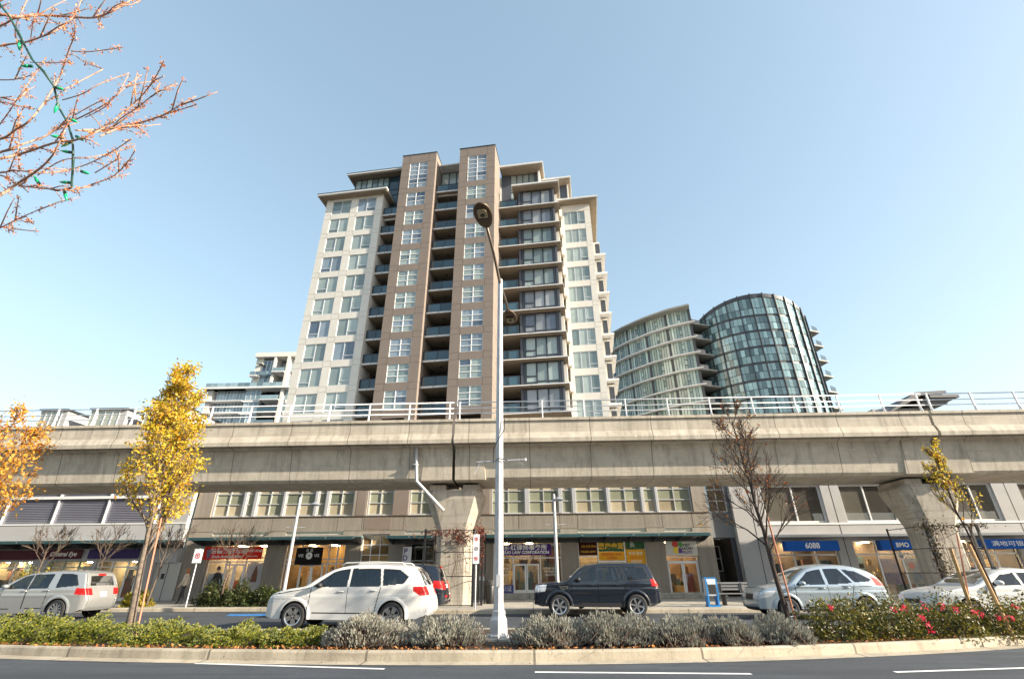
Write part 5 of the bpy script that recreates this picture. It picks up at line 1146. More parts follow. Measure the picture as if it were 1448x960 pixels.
suv2 = dict(boxy); suv2.update(L=4.95, wheels=(.95, 3.95), W=1.95, wr=.38, belt=1.12, top=[(.06, .36), (0, .5), (0, .75), (.05, .95), (.2, 1.05), (.7, 1.12), (1.3, 1.2), (1.65, 1.45), (1.95, 1.65), (2.3, 1.74), (3.0, 1.79), (4.0, 1.77), (4.55, 1.70), (4.66, 1.6), (4.78, 1.28), (4.86, 1.1), (4.93, .9), (4.97, .62), (4.9, .42)],
  wins=[[(1.6, 1.2), (2.05, 1.62), (2.5, 1.68), (2.5, 1.18)], [(2.6, 1.18), (2.6, 1.69), (3.3, 1.7), (3.45, 1.19)], [(3.6, 1.2), (3.45, 1.7), (4.2, 1.67), (4.5, 1.28)]], seams=[(2.55, 1.1, 2.55, .46), (3.6, 1.1, 3.3, .5)],
  lights=[('tail_light', [(4.5, 1.0), (4.55, 1.22), (4.95, 1.2), (4.97, .92)])], ends=[('tail_light', 4.6, 5.0, .92, 1.2, .5, 1), ('tail_light', 4.7, 5, .66, .72, .45, .95), ('tail_light', 4.4, 4.75, 1.62, 1.68, 0, .3), ('number_plate', 4.7, 5, .95, 1.08, 0, .22), ('bumper_insert', 4.7, 5.0, .4, .55, 0, .8), ('grille', 0, .2, .7, .95, 0, .5)],
  windscreen=(1.4, 2.0), rearglass=(4.6, 4.85, 1.22, 1.62), mirror=(1.8, 1.22), handles=[(2.3, 1.05), (3.2, 1.06)])
q = at(633, 840, Y=21.0); car('black_suv', 'black SUV with big red tail light half hidden behind the white crossover', q.x-4.95, 20.9, suv2, M_PK)
cuv = dict(crossover); cuv.update(scale=.96, L=4.5, W=1.82, wheels=(.93, 3.55), wr=.345, belt=1.03, top=[(.1, .28), (.02, .4), (0, .6), (.06, .82), (.25, .94), (.7, 1.03), (1.05, 1.08), (1.45, 1.36), (1.85, 1.57), (2.3, 1.66), (2.9, 1.68), (3.5, 1.63), (3.95, 1.50), (4.2, 1.33), (4.36, 1.08), (4.44, .9), (4.5, .66), (4.47, .45), (4.4, .32)],
  wins=[[(1.32, 1.08), (1.84, 1.48), (2.32, 1.57), (2.34, 1.07)], [(2.44, 1.07), (2.43, 1.575), (2.95, 1.565), (3.28, 1.12)], [(3.36, 1.14), (3.06, 1.55), (3.5, 1.49), (3.98, 1.22), (3.85, 1.16)]],
  seams=[(1.28, 1.06, 1.24, .4), (2.39, 1.05, 2.39, .4), (1.24, .4, 3.05, .4), (3.3, 1.05, 3.05, .45), (1.3, .98, 3.9, 1.02)],
  lights=[('headlight', [(.03, .64), (.1, .84), (.62, .93), (.45, .74)]), ('tail_light', [(4.08, 1.05), (3.98, 1.32), (4.3, 1.25), (4.42, 1.0)])],
  ends=[('grille', 0, .2, .5, .78, 0, .5), ('headlight', 0, .35, .64, .84, .6, .97), ('tail_light', 4.0, 4.4, .95, 1.3, .8, 1), ('number_plate', 4.3, 4.6, .8, .94, 0, .2)],
  windscreen=(1.1, 1.84), rearglass=(3.9, 4.35, 1.08, 1.48), mirror=(1.5, 1.09), handles=[(2.2, .97), (3.05, .99)], rails=None, mirm=M_PB2, hm=M_PB2, wtrim=M_CHR, clad=.08, cladm=M_TRIM, spokes=7, sw=.04)
car('pale_blue_crossover', 'pale ice blue crossover parked under the 6088 sign', 7.55, 19.4, cuv, M_PB2)
wag = dict(cuv); wag.update(scale=1., L=4.55, wheels=(.9, 3.6), top=[(.1, .28), (.02, .4), (0, .6), (.06, .78), (.25, .9), (.7, 1.0), (1.15, 1.07), (1.55, 1.32), (1.9, 1.50), (2.3, 1.58), (2.9, 1.62), (3.7, 1.62), (4.1, 1.58), (4.22, 1.45), (4.38, 1.1), (4.46, .92), (4.54, .66), (4.5, .45), (4.42, .32)],
  wins=[[(1.42, 1.07), (1.92, 1.42), (2.22, 1.49), (2.24, 1.06)], [(2.32, 1.06), (2.31, 1.5), (3.0, 1.53), (3.02, 1.08)], [(3.35, 1.09), (3.3, 1.53), (3.85, 1.5), (4.1, 1.16)]], seams=[(1.36, 1.06, 1.3, .4), (2.28, 1.05, 2.28, .4), (3.1, 1.05, 3.05, .4), (1.3, .4, 3.05, .4)],
  lights=[('headlight', [(.03, .62), (.1, .8), (.6, .88), (.45, .7)]), ('tail_light', [(4.1, .85), (4.1, 1.06), (4.5, 1.05), (4.54, .82)])],
  ends=[('grille', 0, .2, .5, .74, 0, .5), ('headlight', 0, .35, .62, .82, .6, .97), ('tail_light', 4.3, 4.6, .82, 1.05, .7, 1), ('tail_light', 4.1, 4.3, 1.46, 1.52, 0, .3), ('number_plate', 4.3, 4.6, .75, .9, 0, .2)],
  windscreen=(1.2, 1.9), rearglass=(4.15, 4.42, 1.12, 1.46), mirror=(1.5, 1.1), mirm=M_PS, hm=M_PS, wtrim=M_TRIM, cladm=M_PS, spokes=11, sw=.022)
q = at(-18, 850, Y=20.4); car('silver_wagon', 'silver estate car driving left at the left edge behind the green shrubs', q.x, 20.4, wag, M_PS)
sed = dict(cuv); sed.update(scale=1., L=4.7, W=1.8, wheels=(.95, 3.7), wr=.33, belt=.98, top=[(.1, .25), (.02, .36), (0, .55), (.06, .72), (.3, .84), (.8, .94), (1.35, 1.02), (1.8, 1.24), (2.2, 1.38), (2.7, 1.45), (3.2, 1.43), (3.7, 1.28), (4.1, 1.12), (4.45, 1.07), (4.6, .98), (4.68, .7), (4.66, .45), (4.6, .3)],
  wins=[[(1.72, 1.02), (2.2, 1.30), (2.62, 1.36), (2.64, 1.02)], [(2.72, 1.02), (2.71, 1.365), (3.15, 1.35), (3.72, 1.12), (3.6, 1.04)]], seams=[(1.6, 1.0, 1.5, .38), (2.68, 1.0, 2.68, .38), (3.6, 1.0, 3.3, .45)],
  lights=[('headlight', [(.03, .58), (.1, .74), (.62, .86), (.45, .68)])], ends=[('headlight', 0, .35, .58, .74, .6, .97), ('grille', 0, .2, .45, .66, 0, .5)], windscreen=(1.45, 2.2), rearglass=(3.3, 4.05, 1.13, 1.42), mirror=(1.95, 1.06), handles=[(2.5, .92), (3.35, .93)], mirm=M_PW, hm=M_PW, wtrim=M_PW, cladm=M_PW)
q = at(1322, 850, Y=16.4); car('white_sedan', 'white low sedan at the right edge behind the rose bushes', q.x, 17.3, sed, M_PW)
# ================================================================== PLANTING
def shrub(name, label, cat, x, y, rx, ry, h, style, seed, group=None):
    rnd = random.Random(seed); t = thing(name, label, cat, (x, y, .12), group=group); z0 = .13
    if style in ('green', 'lavender'): rx *= .88; h *= (.76 if style == 'green' else .84)
    m = MB(); off = Vector((seed*3.1, 0, 0))
    def surf(th, ph):
        d = Vector((math.cos(th)*math.cos(ph), math.sin(th)*math.cos(ph), math.sin(ph))); k = 1+.75*noise.noise(d*2.1+off)+.4*noise.noise(d*6+off)
        return Vector((x+d.x*rx*min(1.15, k), y+d.y*ry*min(1.15, k), z0+max(.0, d.z)*h*k)), d
    if style == 'green':
        m.mat(leafmat('juniper_leaf', [(.02, .035, .005), (.09, .11, .010), (.24, .22, .018), (.035, .06, .008), (.16, .175, .015)], tl=.2))
        for _ in range(6500):
            p, d = surf(rnd.uniform(0, 6.283), math.asin(rnd.uniform(0.0, 1))); q = Vector((x, y, z0)); p = q.lerp(p, 1-abs(rnd.gauss(0, .13))); dirv = (d+Vector((rnd.gauss(0, .5), rnd.gauss(0, .5), rnd.gauss(.3, .5)))).normalized(); L = rnd.uniform(.025, .06); w = dirv.orthogonal().normalized()*L*.28
            m.quad(p-w, p+dirv*L*.5-w*1.2, p+dirv*L, p+dirv*L*.5+w*1.2)
        m.build('foliage', t)
    if style == 'lavender':
        m.mat(leafmat('lavender_leaf', [(.44, .43, .37), (.22, .19, .15), (.60, .60, .53), (.36, .36, .29), (.12, .09, .07), (.52, .52, .45)], rough=.9, tl=.1))
        for _ in range(3600):
            p, d = surf(rnd.uniform(0, 6.283), math.asin(rnd.uniform(.05, 1))); q = Vector((x, y, z0)); p = q.lerp(p, 1-abs(rnd.gauss(0, .10)))
            dirv = (d*.7+Vector((rnd.gauss(0, .22), rnd.gauss(0, .22), .8))).normalized(); L = rnd.uniform(.05, .12); s_ = dirv.orthogonal().normalized(); s_.rotate(Matrix.Rotation(rnd.uniform(0, 3), 3, dirv)); w = s_*.008
            m.quad(p-w*.6, p+dirv*L*.6-w*1.3, p+dirv*L, p+dirv*L*.6+w*1.3); w2 = dirv.cross(s_)*.008; m.quad(p-w2*.6, p+dirv*L*.55-w2*1.3, p+dirv*L*.95, p+dirv*L*.55+w2*1.3)
        m.build('foliage', t); m = MB().mat(leafmat('lavender_stem', [(.07, .04, .03), (.14, .09, .065), (.10, .06, .05)], rough=.9, tl=0))
        for _ in range(2600):
            th = rnd.uniform(0, 6.283); p, d = surf(th, math.asin(rnd.uniform(.0, .7))); q = Vector((x+rnd.gauss(0, rx*.5), y+rnd.gauss(0, ry*.5), z0-.02)); e = q.lerp(p, rnd.uniform(.7, .99)); s_ = Vector((.008, 0, 0)); f = q.lerp(e, rnd.uniform(.3, .6)); m.quad(f-s_, f+s_, e+s_*.5, e-s_*.5)
        m.build('woody_stems', t)
    if style in ('rose', 'dark', 'yellow'):
        cols = {'rose': [(.03, .05, .008), (.10, .11, .015), (.28, .22, .03), (.05, .075, .012), (.15, .08, .02)], 'dark': [(.02, .035, .01), (.05, .075, .015), (.09, .09, .02), (.03, .045, .012)], 'yellow': [(.45, .33, .02), (.20, .20, .03), (.55, .40, .03), (.10, .13, .02)]}[style]
        m.mat(leafmat(style+'_leaf', cols, rough=.45, tl=.3))
        for _ in range(4200 if style == 'rose' else 4600):
            p, d = surf(rnd.uniform(0, 6.283), math.asin(rnd.uniform(-.05, 1))); q = Vector((x, y, z0+h*.15)); p = q.lerp(p, 1-abs(rnd.gauss(0, .2))+max(0, rnd.gauss(0, .05))); leaf(m, p, rnd.uniform(.018, .042)*(1 if style == 'rose' else 1.7), rnd)
        m.build('foliage', t); m = MB().mat(M_BARK)
        for _ in range(26): p, d = surf(rnd.uniform(0, 6.283), math.asin(rnd.uniform(.2, 1))); b = Vector((x+rnd.gauss(0, rx*.3), y+rnd.gauss(0, ry*.2), z0-.03)); m.tube([b, b.lerp(p, .5)+Vector((0, 0, .06)), p+Vector((0, 0, rnd.uniform(0, .1)))], [.009, .007, .003], 4)
        m.build('stems', t)
    return t, surf
G1 = 'low shrubs planted along the median'
for i, (x, y, rx, ry, h, lb) in enumerate([(-13.4, 12.9, 1.1, .9, .5, 'green juniper shrub at the far left end of the median'), (-11.3, 12.5, 1.05, .95, .52, 'green juniper shrub in front of the front wheel of the silver estate car'), (-9.95, 12.2, .85, .85, .50, 'green juniper shrub just left of the yellow tree trunk'), (-8.0, 12.0, 1.05, .85, .44, 'green juniper mound just right of the yellow tree trunk'), (-6.25, 11.75, .95, .8, .34, 'low green juniper between two other mounds left of the white crossover'), (-4.95, 11.7, .8, .75, .34, 'low green juniper under the front wheel of the white crossover')]):
    shrub('juniper_shrub', lb, 'shrub', x, y, rx, ry, h, 'green', 10+i, G1)
for i, (x, y, rx, ry, h, lb) in enumerate([(-3.35, 11.65, 1.0, .9, .50, 'grey lavender bush under the rear wheel of the white crossover'), (-1.75, 11.6, .82, .85, .50, 'grey lavender bush touching the left of the tall lamp base'), (.35, 11.6, .85, .85, .44, 'brown and grey lavender bush touching the right of the tall lamp base'), (1.6, 11.6, .85, .9, .50, 'grey lavender bush below the front of the black off-roader'), (2.9, 11.65, .85, .9, .50, 'straw tipped lavender bush below the tail of the black off-roader'), (3.95, 11.7, .6, .85, .42, 'smaller straw coloured lavender bush below the blue newspaper box'), (4.95, 11.75, .62, .8, .40, 'round brown lavender bush left of the bare tree trunk')]):
    shrub('lavender_bush', lb, 'bush', x, y, rx, ry, h, 'lavender', 30+i, 'grey lavender bushes on the median')
M_PETAL = leafmat('petal_red', [(.75, .02, .07), (.60, .01, .04), (.85, .08, .16)], tl=.3)
fl = [[(1.9, -.4)], [(-.1, .45), (.2, .2), (.3, .05), (.35, -.1), (-.3, .4)], [(-.4, .5), (.2, .35), (.45, .3)], [(-.2, .2), (.5, .4), (.1, .5)], [(0, .4)]]
for i, (x, y, rx, ry, h, lb) in enumerate([(6.55, 12.35, .85, .8, .66, 'rose bush with yellowing leaves just right of the bare tree'), (7.75, 12.5, .85, .85, .72, 'rose bush with a trail of red blooms down its front'), (9.0, 12.7, .85, .85, .68, 'rose bush left of the wooden stakes'), (10.2, 12.9, .8, .85, .66, 'rose bush under the wooden stakes'), (11.4, 13.1, .8, .9, .66, 'rose bush at the right edge of the view')]):
    t, surf = shrub('rose_bush', lb, 'bush', x, y, rx, ry, h, 'rose', 50+i, 'rose bushes on the median'); rnd = random.Random(i+70)
    for (dx, dz) in ([(random.uniform(-.6, .6), random.uniform(.2, .6)) for _ in range(1)]+(fl[i] if i else [])):
        c = Vector((x+dx*rx, y-ry*math.sqrt(max(.05, 1-dx*dx-min(.9, dz*dz)))*1.0, .15+h*max(.08, dz+.35))); m = MB().mat(M_PETAL)
        for _ in range(16): leaf(m, c+Vector((rnd.gauss(0, .035), rnd.gauss(0, .03), rnd.gauss(0, .03))), rnd.uniform(.02, .038), rnd)
        m.build('rose_bloom', t)
m = MB().mat(leafmat('fallen_leaf', [(.40, .14, .03), (.25, .08, .02), (.5, .22, .05), (.16, .08, .04)], tl=.1)); rnd = random.Random(5)
for _ in range(1500):
    x = rnd.uniform(-14, 12); yk = KY(x)+.2+abs(rnd.gauss(0, .25)); leaf(m, Vector((x, yk, .155+rnd.uniform(0, .03))), rnd.uniform(.02, .045), rnd, 2)
for _ in range(50): x = rnd.uniform(-12, 12); leaf(m, Vector((x, KY(x)-rnd.uniform(.02, .3), .02)), rnd.uniform(.012, .03), rnd, 3)
m.build('fallen_leaves', label='orange fallen leaves scattered on the median soil along the kerb', cat='leaves', kind='stuff')
# planting on the far sidewalk
for i, (x, y, rx, ry, h, st, lb) in enumerate([(-15.2, 25.6, .95, .6, .85, 'dark', 'dark green bush under the red antique sign'), (-13.9, 25.5, .9, .6, .85, 'dark', 'dark green bush in front of the window poster with the brown bottle'), (-12.6, 25.4, .85, .6, .72, 'dark', 'dark green bush at the foot of the small left lamp post'), (-24.6, 25.7, 1.3, .7, 1.35, 'yellow', 'tall golden yellow bush behind the bonnet of the silver estate car'), (-22.6, 25.6, .9, .6, .9, 'yellow', 'golden yellow bush behind the roof of the silver estate car'), (-18.9, 25.5, .7, .5, .55, 'yellow', 'small yellow green bush right of the silver estate car')]):
    shrub('sidewalk_bush', lb, 'bush', x, y, rx, ry, h, st, 90+i, 'bushes along the far sidewalk')

# ------------------------------------------------------------------ trees
def grow(m, p, d, L, r, lvl, rnd, tips, up=.25, wig=.18, kids=(3, 5), spread=.55, shrink=.62, seg=5, minr=.004, start=.25, nodes=None):
    pts = [p.copy()]; rs = [r]; dirs = [d.copy()]
    for k in range(seg):
        d = (d+Vector((rnd.gauss(0, wig), rnd.gauss(0, wig), rnd.gauss(0, wig)+up*.3))).normalized(); pts.append(pts[-1]+d*L/seg); rs.append(max(minr, r*(1-.75*(k+1)/seg))); dirs.append(d.copy())
    m.tube(pts, rs, 6 if r > .03 else 4, cap=False)
    if nodes is not None:
        for k in range(1 if lvl <= 1 else 2, len(pts)): nodes += [(pts[k-1].lerp(pts[k], rnd.random()), dirs[k]) for _ in range(2)]
    if lvl <= 0: tips.append((pts[-1], d)); return
    for _ in range(rnd.randint(*kids)):
        t = rnd.uniform(start, .97)*seg; k = min(seg-1, int(t)); q = pts[k].lerp(pts[k+1], t-k); ax = dirs[k+1].orthogonal().normalized(); ax.rotate(Matrix.Rotation(rnd.uniform(0, 6.283), 3, dirs[k+1])); nd = dirs[k+1].copy(); nd.rotate(Matrix.Rotation(rnd.uniform(spread*.6, spread*1.25), 3, ax)); nd = (nd+Vector((0, 0, up))).normalized()
        grow(m, q, nd, L*shrink*rnd.uniform(.7, 1.15)*(1.15-.4*t/seg), max(minr, rs[k]*.55), lvl-1, rnd, tips, up, wig, kids, spread, shrink, seg, minr, .15, nodes)
def tree(name, label, base, top, height, bark, trunkr, seed, lvl, kids, spread, leafm, nleaf, lsz, first=.35, up=.3, group=None, cat='tree', L1=None, wide=.1, band=None, minr=.004, shrink=.62):
    rnd = random.Random(seed); t = thing(name, label, cat, base, group=group); m = MB().mat(bark); m.smooth = True; b = Vector(base); T_ = Vector(top); n = 9; pts = [b-Vector((0, 0, .08))]
    for k in range(1, n+1): pts.append(b.lerp(T_, k/n)+Vector((rnd.gauss(0, .02), rnd.gauss(0, .02), 0)))
    rs = [trunkr*(1-.82*k/n)+.004 for k in range(n+1)]; rs[0] *= 1.25; m.tube(pts, rs, 9); tips = []; nodes = []
    L1 = L1 or height*.33; nb_ = kids[2]
    for i in range(nb_):
        f = first+(1-first)*(i+rnd.random()*.6)/nb_; f = min(f, .98); k = min(n-1, int(f*n)); q = pts[k].lerp(pts[k+1], f*n-k); az = i*2.4+rnd.uniform(-.4, .4); d = Vector((math.cos(az)*math.sin(spread), math.sin(az)*math.sin(spread), math.cos(spread))).normalized()
        grow(m, q, d, L1*(1.15-.75*(f-first)/(1-first)), max(minr*1.5, rs[k]*.55), lvl, rnd, tips, up, .13, kids[:2], .6, shrink, 5, minr, .25, nodes)
    m.build('trunk', t)
    if nleaf:
        m = MB().mat(leafm); src = nodes+tips*2
        for _ in range(nleaf):
            p, d = rnd.choice(src); p = p+Vector((rnd.gauss(0, wide), rnd.gauss(0, wide), rnd.gauss(0, wide)))
            if band and not band[0] < p.z < band[1]: continue
            leaf(m, p, lsz*rnd.uniform(.55, 1.3), rnd)
        m.build('crown', t)
    return t
M_YL = leafmat('gold_leaf', [(.72, .50, .03), (.52, .42, .03), (.78, .54, .05), (.32, .34, .03), (.70, .30, .02), (.66, .52, .08)], rough=.5, tl=.4)
M_OL = leafmat('amber_leaf', [(.62, .26, .03), (.74, .42, .06), (.42, .12, .02), (.70, .46, .08), (.66, .34, .04)], rough=.5, tl=.4)
M_RL = leafmat('rust_leaf', [(.40, .12, .02), (.25, .05, .015), (.55, .26, .03), (.10, .05, .02)], rough=.5, tl=.3)
tree('golden_tree', 'slender tree with dense golden leaves standing on the median at left', (-9.45, 12.8, .14), (-10.15, 12.75, 6.35), 6.2, M_BARK2, .085, 4, 2, (4, 6, 30), .55, M_YL, 9500, .052, first=.26, up=.26, L1=1.45, wide=.075, minr=.005)
m = MB().mat(mat('pink_stake', (.50, .20, .12), .7)); m.tube([(-9.2, 12.72, .1), (-9.42, 12.72, 2.75)], .022, 6); m.build('tree_stake', label='thin red brown stake leaning against the golden tree trunk', cat='stake')
tree('amber_tree', 'tree with amber orange leaves cut off by the left edge', (-14.6, 12.6, .14), (-14.45, 12.6, 4.9), 5, M_BARK2, .08, 9, 2, (4, 6, 14), .75, M_OL, 4600, .052, first=.34, up=.28, L1=1.65, wide=.10, minr=.005)
tree('bare_tree', 'nearly bare dark twigged tree on the median in front of the grey building', (5.85, 13.0, .14), (5.50, 13.0, 5.1), 5, M_DBARK, .06, 21, 2, (6, 8, 22), .62, M_RL, 380, .045, first=.32, up=.16, L1=1.25, wide=.03, minr=.0045)
m = MB().mat(mat('pink_stake', (.50, .20, .12), .7)); m.tube([(5.98, 12.95, .1), (5.85, 12.95, 2.7)], .02, 6); m.build('tree_stake', label='thin red brown stake beside the bare tree trunk', cat='stake')
tree('young_tree', 'thin young tree with few orange leaves held by wooden stakes at right', (10.75, 13.1, .14), (10.45, 13.0, 4.1), 4, M_DBARK, .03, 33, 2, (4, 6, 14), .38, M_YL, 900, .042, first=.48, up=.35, L1=.85, wide=.03, minr=.0035)
for a, b, lb in (((1344, 775), (1378, 875), 'wooden stake left of the young tree trunk'), ((1370, 770), (1431, 895), 'longest wooden stake crossing right of the young tree trunk')):
    p, q = at(*a, Y=12.95), at(*b, Y=12.3 if b[0] > 1400 else 12.8); q.z = .12; m = MB().mat(M_WOOD); m.tube([q, p], .038, 8); m.build('wooden_stake', label=lb, cat='stake')
m = MB().mat(mat('pink_stake', (.50, .20, .12), .7)); m.tube([at(1373, 860, Y=12.9), at(1353, 755, Y=12.95)], .018, 6); m.build('tree_stake', label='thin red brown stake between the two wooden stakes', cat='stake')
for (px, ys_, h, sd_, lb) in ((45, 25.4, 3.7, 3, 'small bare tree before the maroon sign at far left'), (132, 25.4, 3.6, 14, 'small bare tree between the eye shop and the navy sign'), (217, 25.4, 3.6, 25, 'small bare tree left of the grey door'), (316, 25.4, 3.5, 36, 'small bare tree in front of the red antique sign')):
    x = at(px, 820, Y=ys_).x; tree('sidewalk_tree', lb, (x, ys_, .14), (x+.25, ys_, h*.86), h, M_BARK, .055, sd_, 2, (3, 5, 9), .8, None, 0, .05, first=.5, up=.15, L1=1.5, group='small bare trees along the far sidewalk', minr=.008)

# budding branches hanging into the view at top left, with a string of green lights
def zp(x, y, dep): return (x/2.823, y/2.823, dep)
def world(zx, zy, dep):
    px, py = zx/2.823, zy/2.823; return Vector((0, 0, CH))+(cr*((px-724)/F_)+cu*(-(py-480)/F_)+cf)*dep
BT = thing('budding_tree', 'reddish twigs with orange buds reaching into the top left corner', 'tree', (-4.9, 2.2, 0))
BR_L = [([(-400, 200), (-150, 90), (0, 60), (60, 70), (150, 62), (260, 66), (370, 72), (440, 50), (500, 15), (560, -20)], 3.0, .017), ([(-150, 150), (0, 105), (60, 75), (150, 62)], 3.0, .012), ([(-300, 260), (0, 185), (90, 172), (160, 150), (230, 120), (290, 70), (330, -10)], 2.8, .010), ([(-300, 640), (-10, 560), (60, 520), (120, 480), (190, 390), (240, 300), (275, 200), (300, 130), (290, 50)], 2.9, .011),
 ([(285, 205), (350, 208), (420, 200), (490, 190)], 2.9, .006), ([(285, 210), (340, 250), (410, 275)], 2.9, .005), ([(410, 278), (330, 320), (260, 355), (225, 350)], 2.95, .006), ([(-300, 720), (0, 610), (80, 580), (180, 545), (250, 500), (330, 465), (430, 410), (500, 350), (565, 300)], 3.1, .011), ([(250, 400), (330, 375), (400, 335), (515, 293)], 3.1, .006), ([(-300, 700), (0, 635), (100, 610), (220, 570), (300, 560), (400, 520), (480, 460), (560, 390), (620, 310), (655, 243)], 2.7, .012),
 ([(300, 520), (420, 525), (480, 475), (550, 430), (620, 375), (708, 335)], 2.75, .007), ([(330, 520), (430, 515), (560, 490), (650, 460), (720, 420), (782, 385)], 2.7, .009), ([(400, 545), (480, 510), (560, 492), (660, 458), (785, 418)], 2.72, .007), ([(-200, 700), (0, 690), (60, 680), (150, 690), (250, 685), (350, 655), (440, 610), (525, 555)], 3.0, .010), ([(-200, 900), (0, 780), (60, 740), (150, 680), (210, 620), (260, 520)], 2.65, .015), ([(150, 700), (250, 640), (350, 630), (450, 610), (540, 585)], 3.1, .006),
 ([(-200, 700), (0, 700), (80, 740), (200, 755), (290, 760), (340, 745), (440, 710), (500, 660), (540, 600)], 2.85, .008), ([(-200, 1000), (0, 910), (60, 880), (150, 840), (255, 800)], 2.9, .007), ([(0, 905), (60, 915), (150, 923)], 2.9, .006), ([(60, 880), (100, 884), (140, 885)], 2.9, .004), ([(-100, 380), (0, 390), (60, 400), (100, 380), (150, 395)], 3.1, .009), ([(0, 320), (60, 318), (130, 300)], 3.0, .007), ([(-50, 560), (20, 470), (80, 380), (130, 310), (185, 230)], 3.0, .006), ([(120, 250), (200, 252), (290, 248)], 3.0, .005), ([(-50, 440), (0, 410), (60, 420), (140, 435)], 3.0, .005),
 ([(-50, 40), (40, -20)], 2.9, .01), ([(80, 200), (60, 120), (100, 20), (120, -20)], 3.1, .006), ([(150, 60), (165, 0)], 3.0, .008), ([(120, 180), (130, 100), (140, 60)], 3.1, .005), ([(300, 460), (350, 430), (415, 398)], 3.0, .005), ([(380, 690), (430, 660), (480, 630)], 3.05, .006), ([(70, 440), (78, 520), (72, 600), (80, 680)], 2.95, .006), ([(340, 470), (400, 440), (440, 410)], 2.9, .004), ([(250, 800), (200, 745), (120, 745)], 2.9, .005)]
m = MB().mat(mat('twig_bark', (.36, .17, .12), .7, var=.35, vs=30, col2=(.48, .34, .24))); m.smooth = True; rnd = random.Random(8); bp = []
sub = []
for pts, dep, r in BR_L:
    P3 = [world(x, y, dep+.12*math.sin(i*1.3+dep*9)) for i, (x, y) in enumerate(pts)]
    sp = []
    Q = [P3[0]]+P3+[P3[-1]]
    for i in range(1, len(Q)-2):
        for j in range(4):
            t = j/4; a, b, c, d = Q[i-1], Q[i], Q[i+1], Q[i+2]; sp.append(.5*((2*b)+(c-a)*t+(2*a-5*b+4*c-d)*t*t+(3*b-a-3*c+d)*t**3))
    sp.append(P3[-1]); n = len(sp); m.tube(sp, [max(.0026, r*.62*(1-.72*k/n)) for k in range(n)], 7)
    for k in range(n-1):
        if k > 2: bp += [(sp[k].lerp(sp[k+1], u), r) for u in (.1, .6)]
        if rnd.random() < .36 and r > .006 and k < n-4:
            d = (sp[k+1]-sp[k]).normalized(); d.rotate(Matrix.Rotation(rnd.uniform(-.9, .9), 3, cf)); e = sp[k]+d*rnd.uniform(.08, .28); m.tube([sp[k], sp[k].lerp(e, .5)+cu*rnd.uniform(-.01, .02), e], [.004, .003, .002], 5); bp += [(sp[k].lerp(e, u), .004) for u in (.4, .6, .8, 1)]
m.tube([(-4.9, 2.2, -.1), (-4.85, 2.2, 1.2), (-4.75, 2.25, 2.6), (-4.7, 2.3, 4.2), (-4.6, 2.3, 6)], [.13, .11, .09, .07, .04], 10)
for pts, dep, r in BR_L:
    if pts[0][0] < -90:
        e = world(*pts[0], dep+.12*math.sin(dep*9)); m.tube([(-4.72, 2.28, max(1.9, min(5, e.z-.6))), e.lerp(Vector((-4.72, 2.28, e.z)), .4)-Vector((0, 0, .12)), e], [.03, .022, r], 6)
m.build('branches', BT)
m = MB().mat(leafmat('bud_orange', [(.62, .22, .05), (.50, .12, .04), (.70, .36, .10), (.30, .06, .03)], tl=.2))
for p, r in bp:
    big = rnd.random() < .45
    for _ in range(9 if big else 3):
        c = p+Vector((rnd.gauss(0, 1), rnd.gauss(0, 1), rnd.gauss(0, 1)))*(.009 if big else .003); leaf(m, c, rnd.uniform(.005, .009) if big else rnd.uniform(.003, .005), rnd)
m.build('buds', BT, kind='stuff')
SL = thing('light_string', 'dark green cable with green bulb lights wound through the budding twigs', 'string lights', world(215, 345, 2.8))
m = MB().mat(mat('cable_green', (.012, .06, .04), .5)); cp = [(-60, -60), (0, 20), (40, 70), (75, 140), (130, 240), (175, 290), (215, 345), (228, 400), (240, 440), (270, 490), (290, 560), (293, 640), (285, 750)]
c3 = [world(x, y, 2.78+.03*math.sin(i)) for i, (x, y) in enumerate(cp)]; m.tube(c3, .0055, 6); m.tube([p+cr*.006*math.sin(i*9)+cu*.004 for i, p in enumerate(c3)], .004, 5); m.tube([c3[-1], world(230, 762, 2.8), world(170, 748, 2.8)], .005, 5); m.build('cable', SL)
for (x, y, dx, dy) in ((80, 165, .1, 1), (130, 265, -1, .1), (222, 350, 1, .3), (232, 415, -.2, 1), (280, 475, 1, .5), (305, 545, 1, .6), (285, 565, -.8, .6), (290, 610, -1, -.1), (325, 685, 1, .3), (285, 730, -1, 0), (160, 740, -.5, -1), (258, 765, .4, 1), (250, 550, -1, -.1)):
    a = world(x, y, 2.78); d = (cr*dx-cu*dy+cf*-.2).normalized(); b_ = MB().mat(mat('socket_green', (.01, .09, .06), .4)); b_.tube([a, a+d*.018], .0085, 8); b_.smooth = True; b_.mat(mat('bulb_green', (.01, .55, .22), .15, spec=.8)); b_.tube([a+d*.018, a+d*.028, a+d*.045, a+d*.062], [.0075, .0095, .007, .0015], 8); b_.build('bulb', SL)

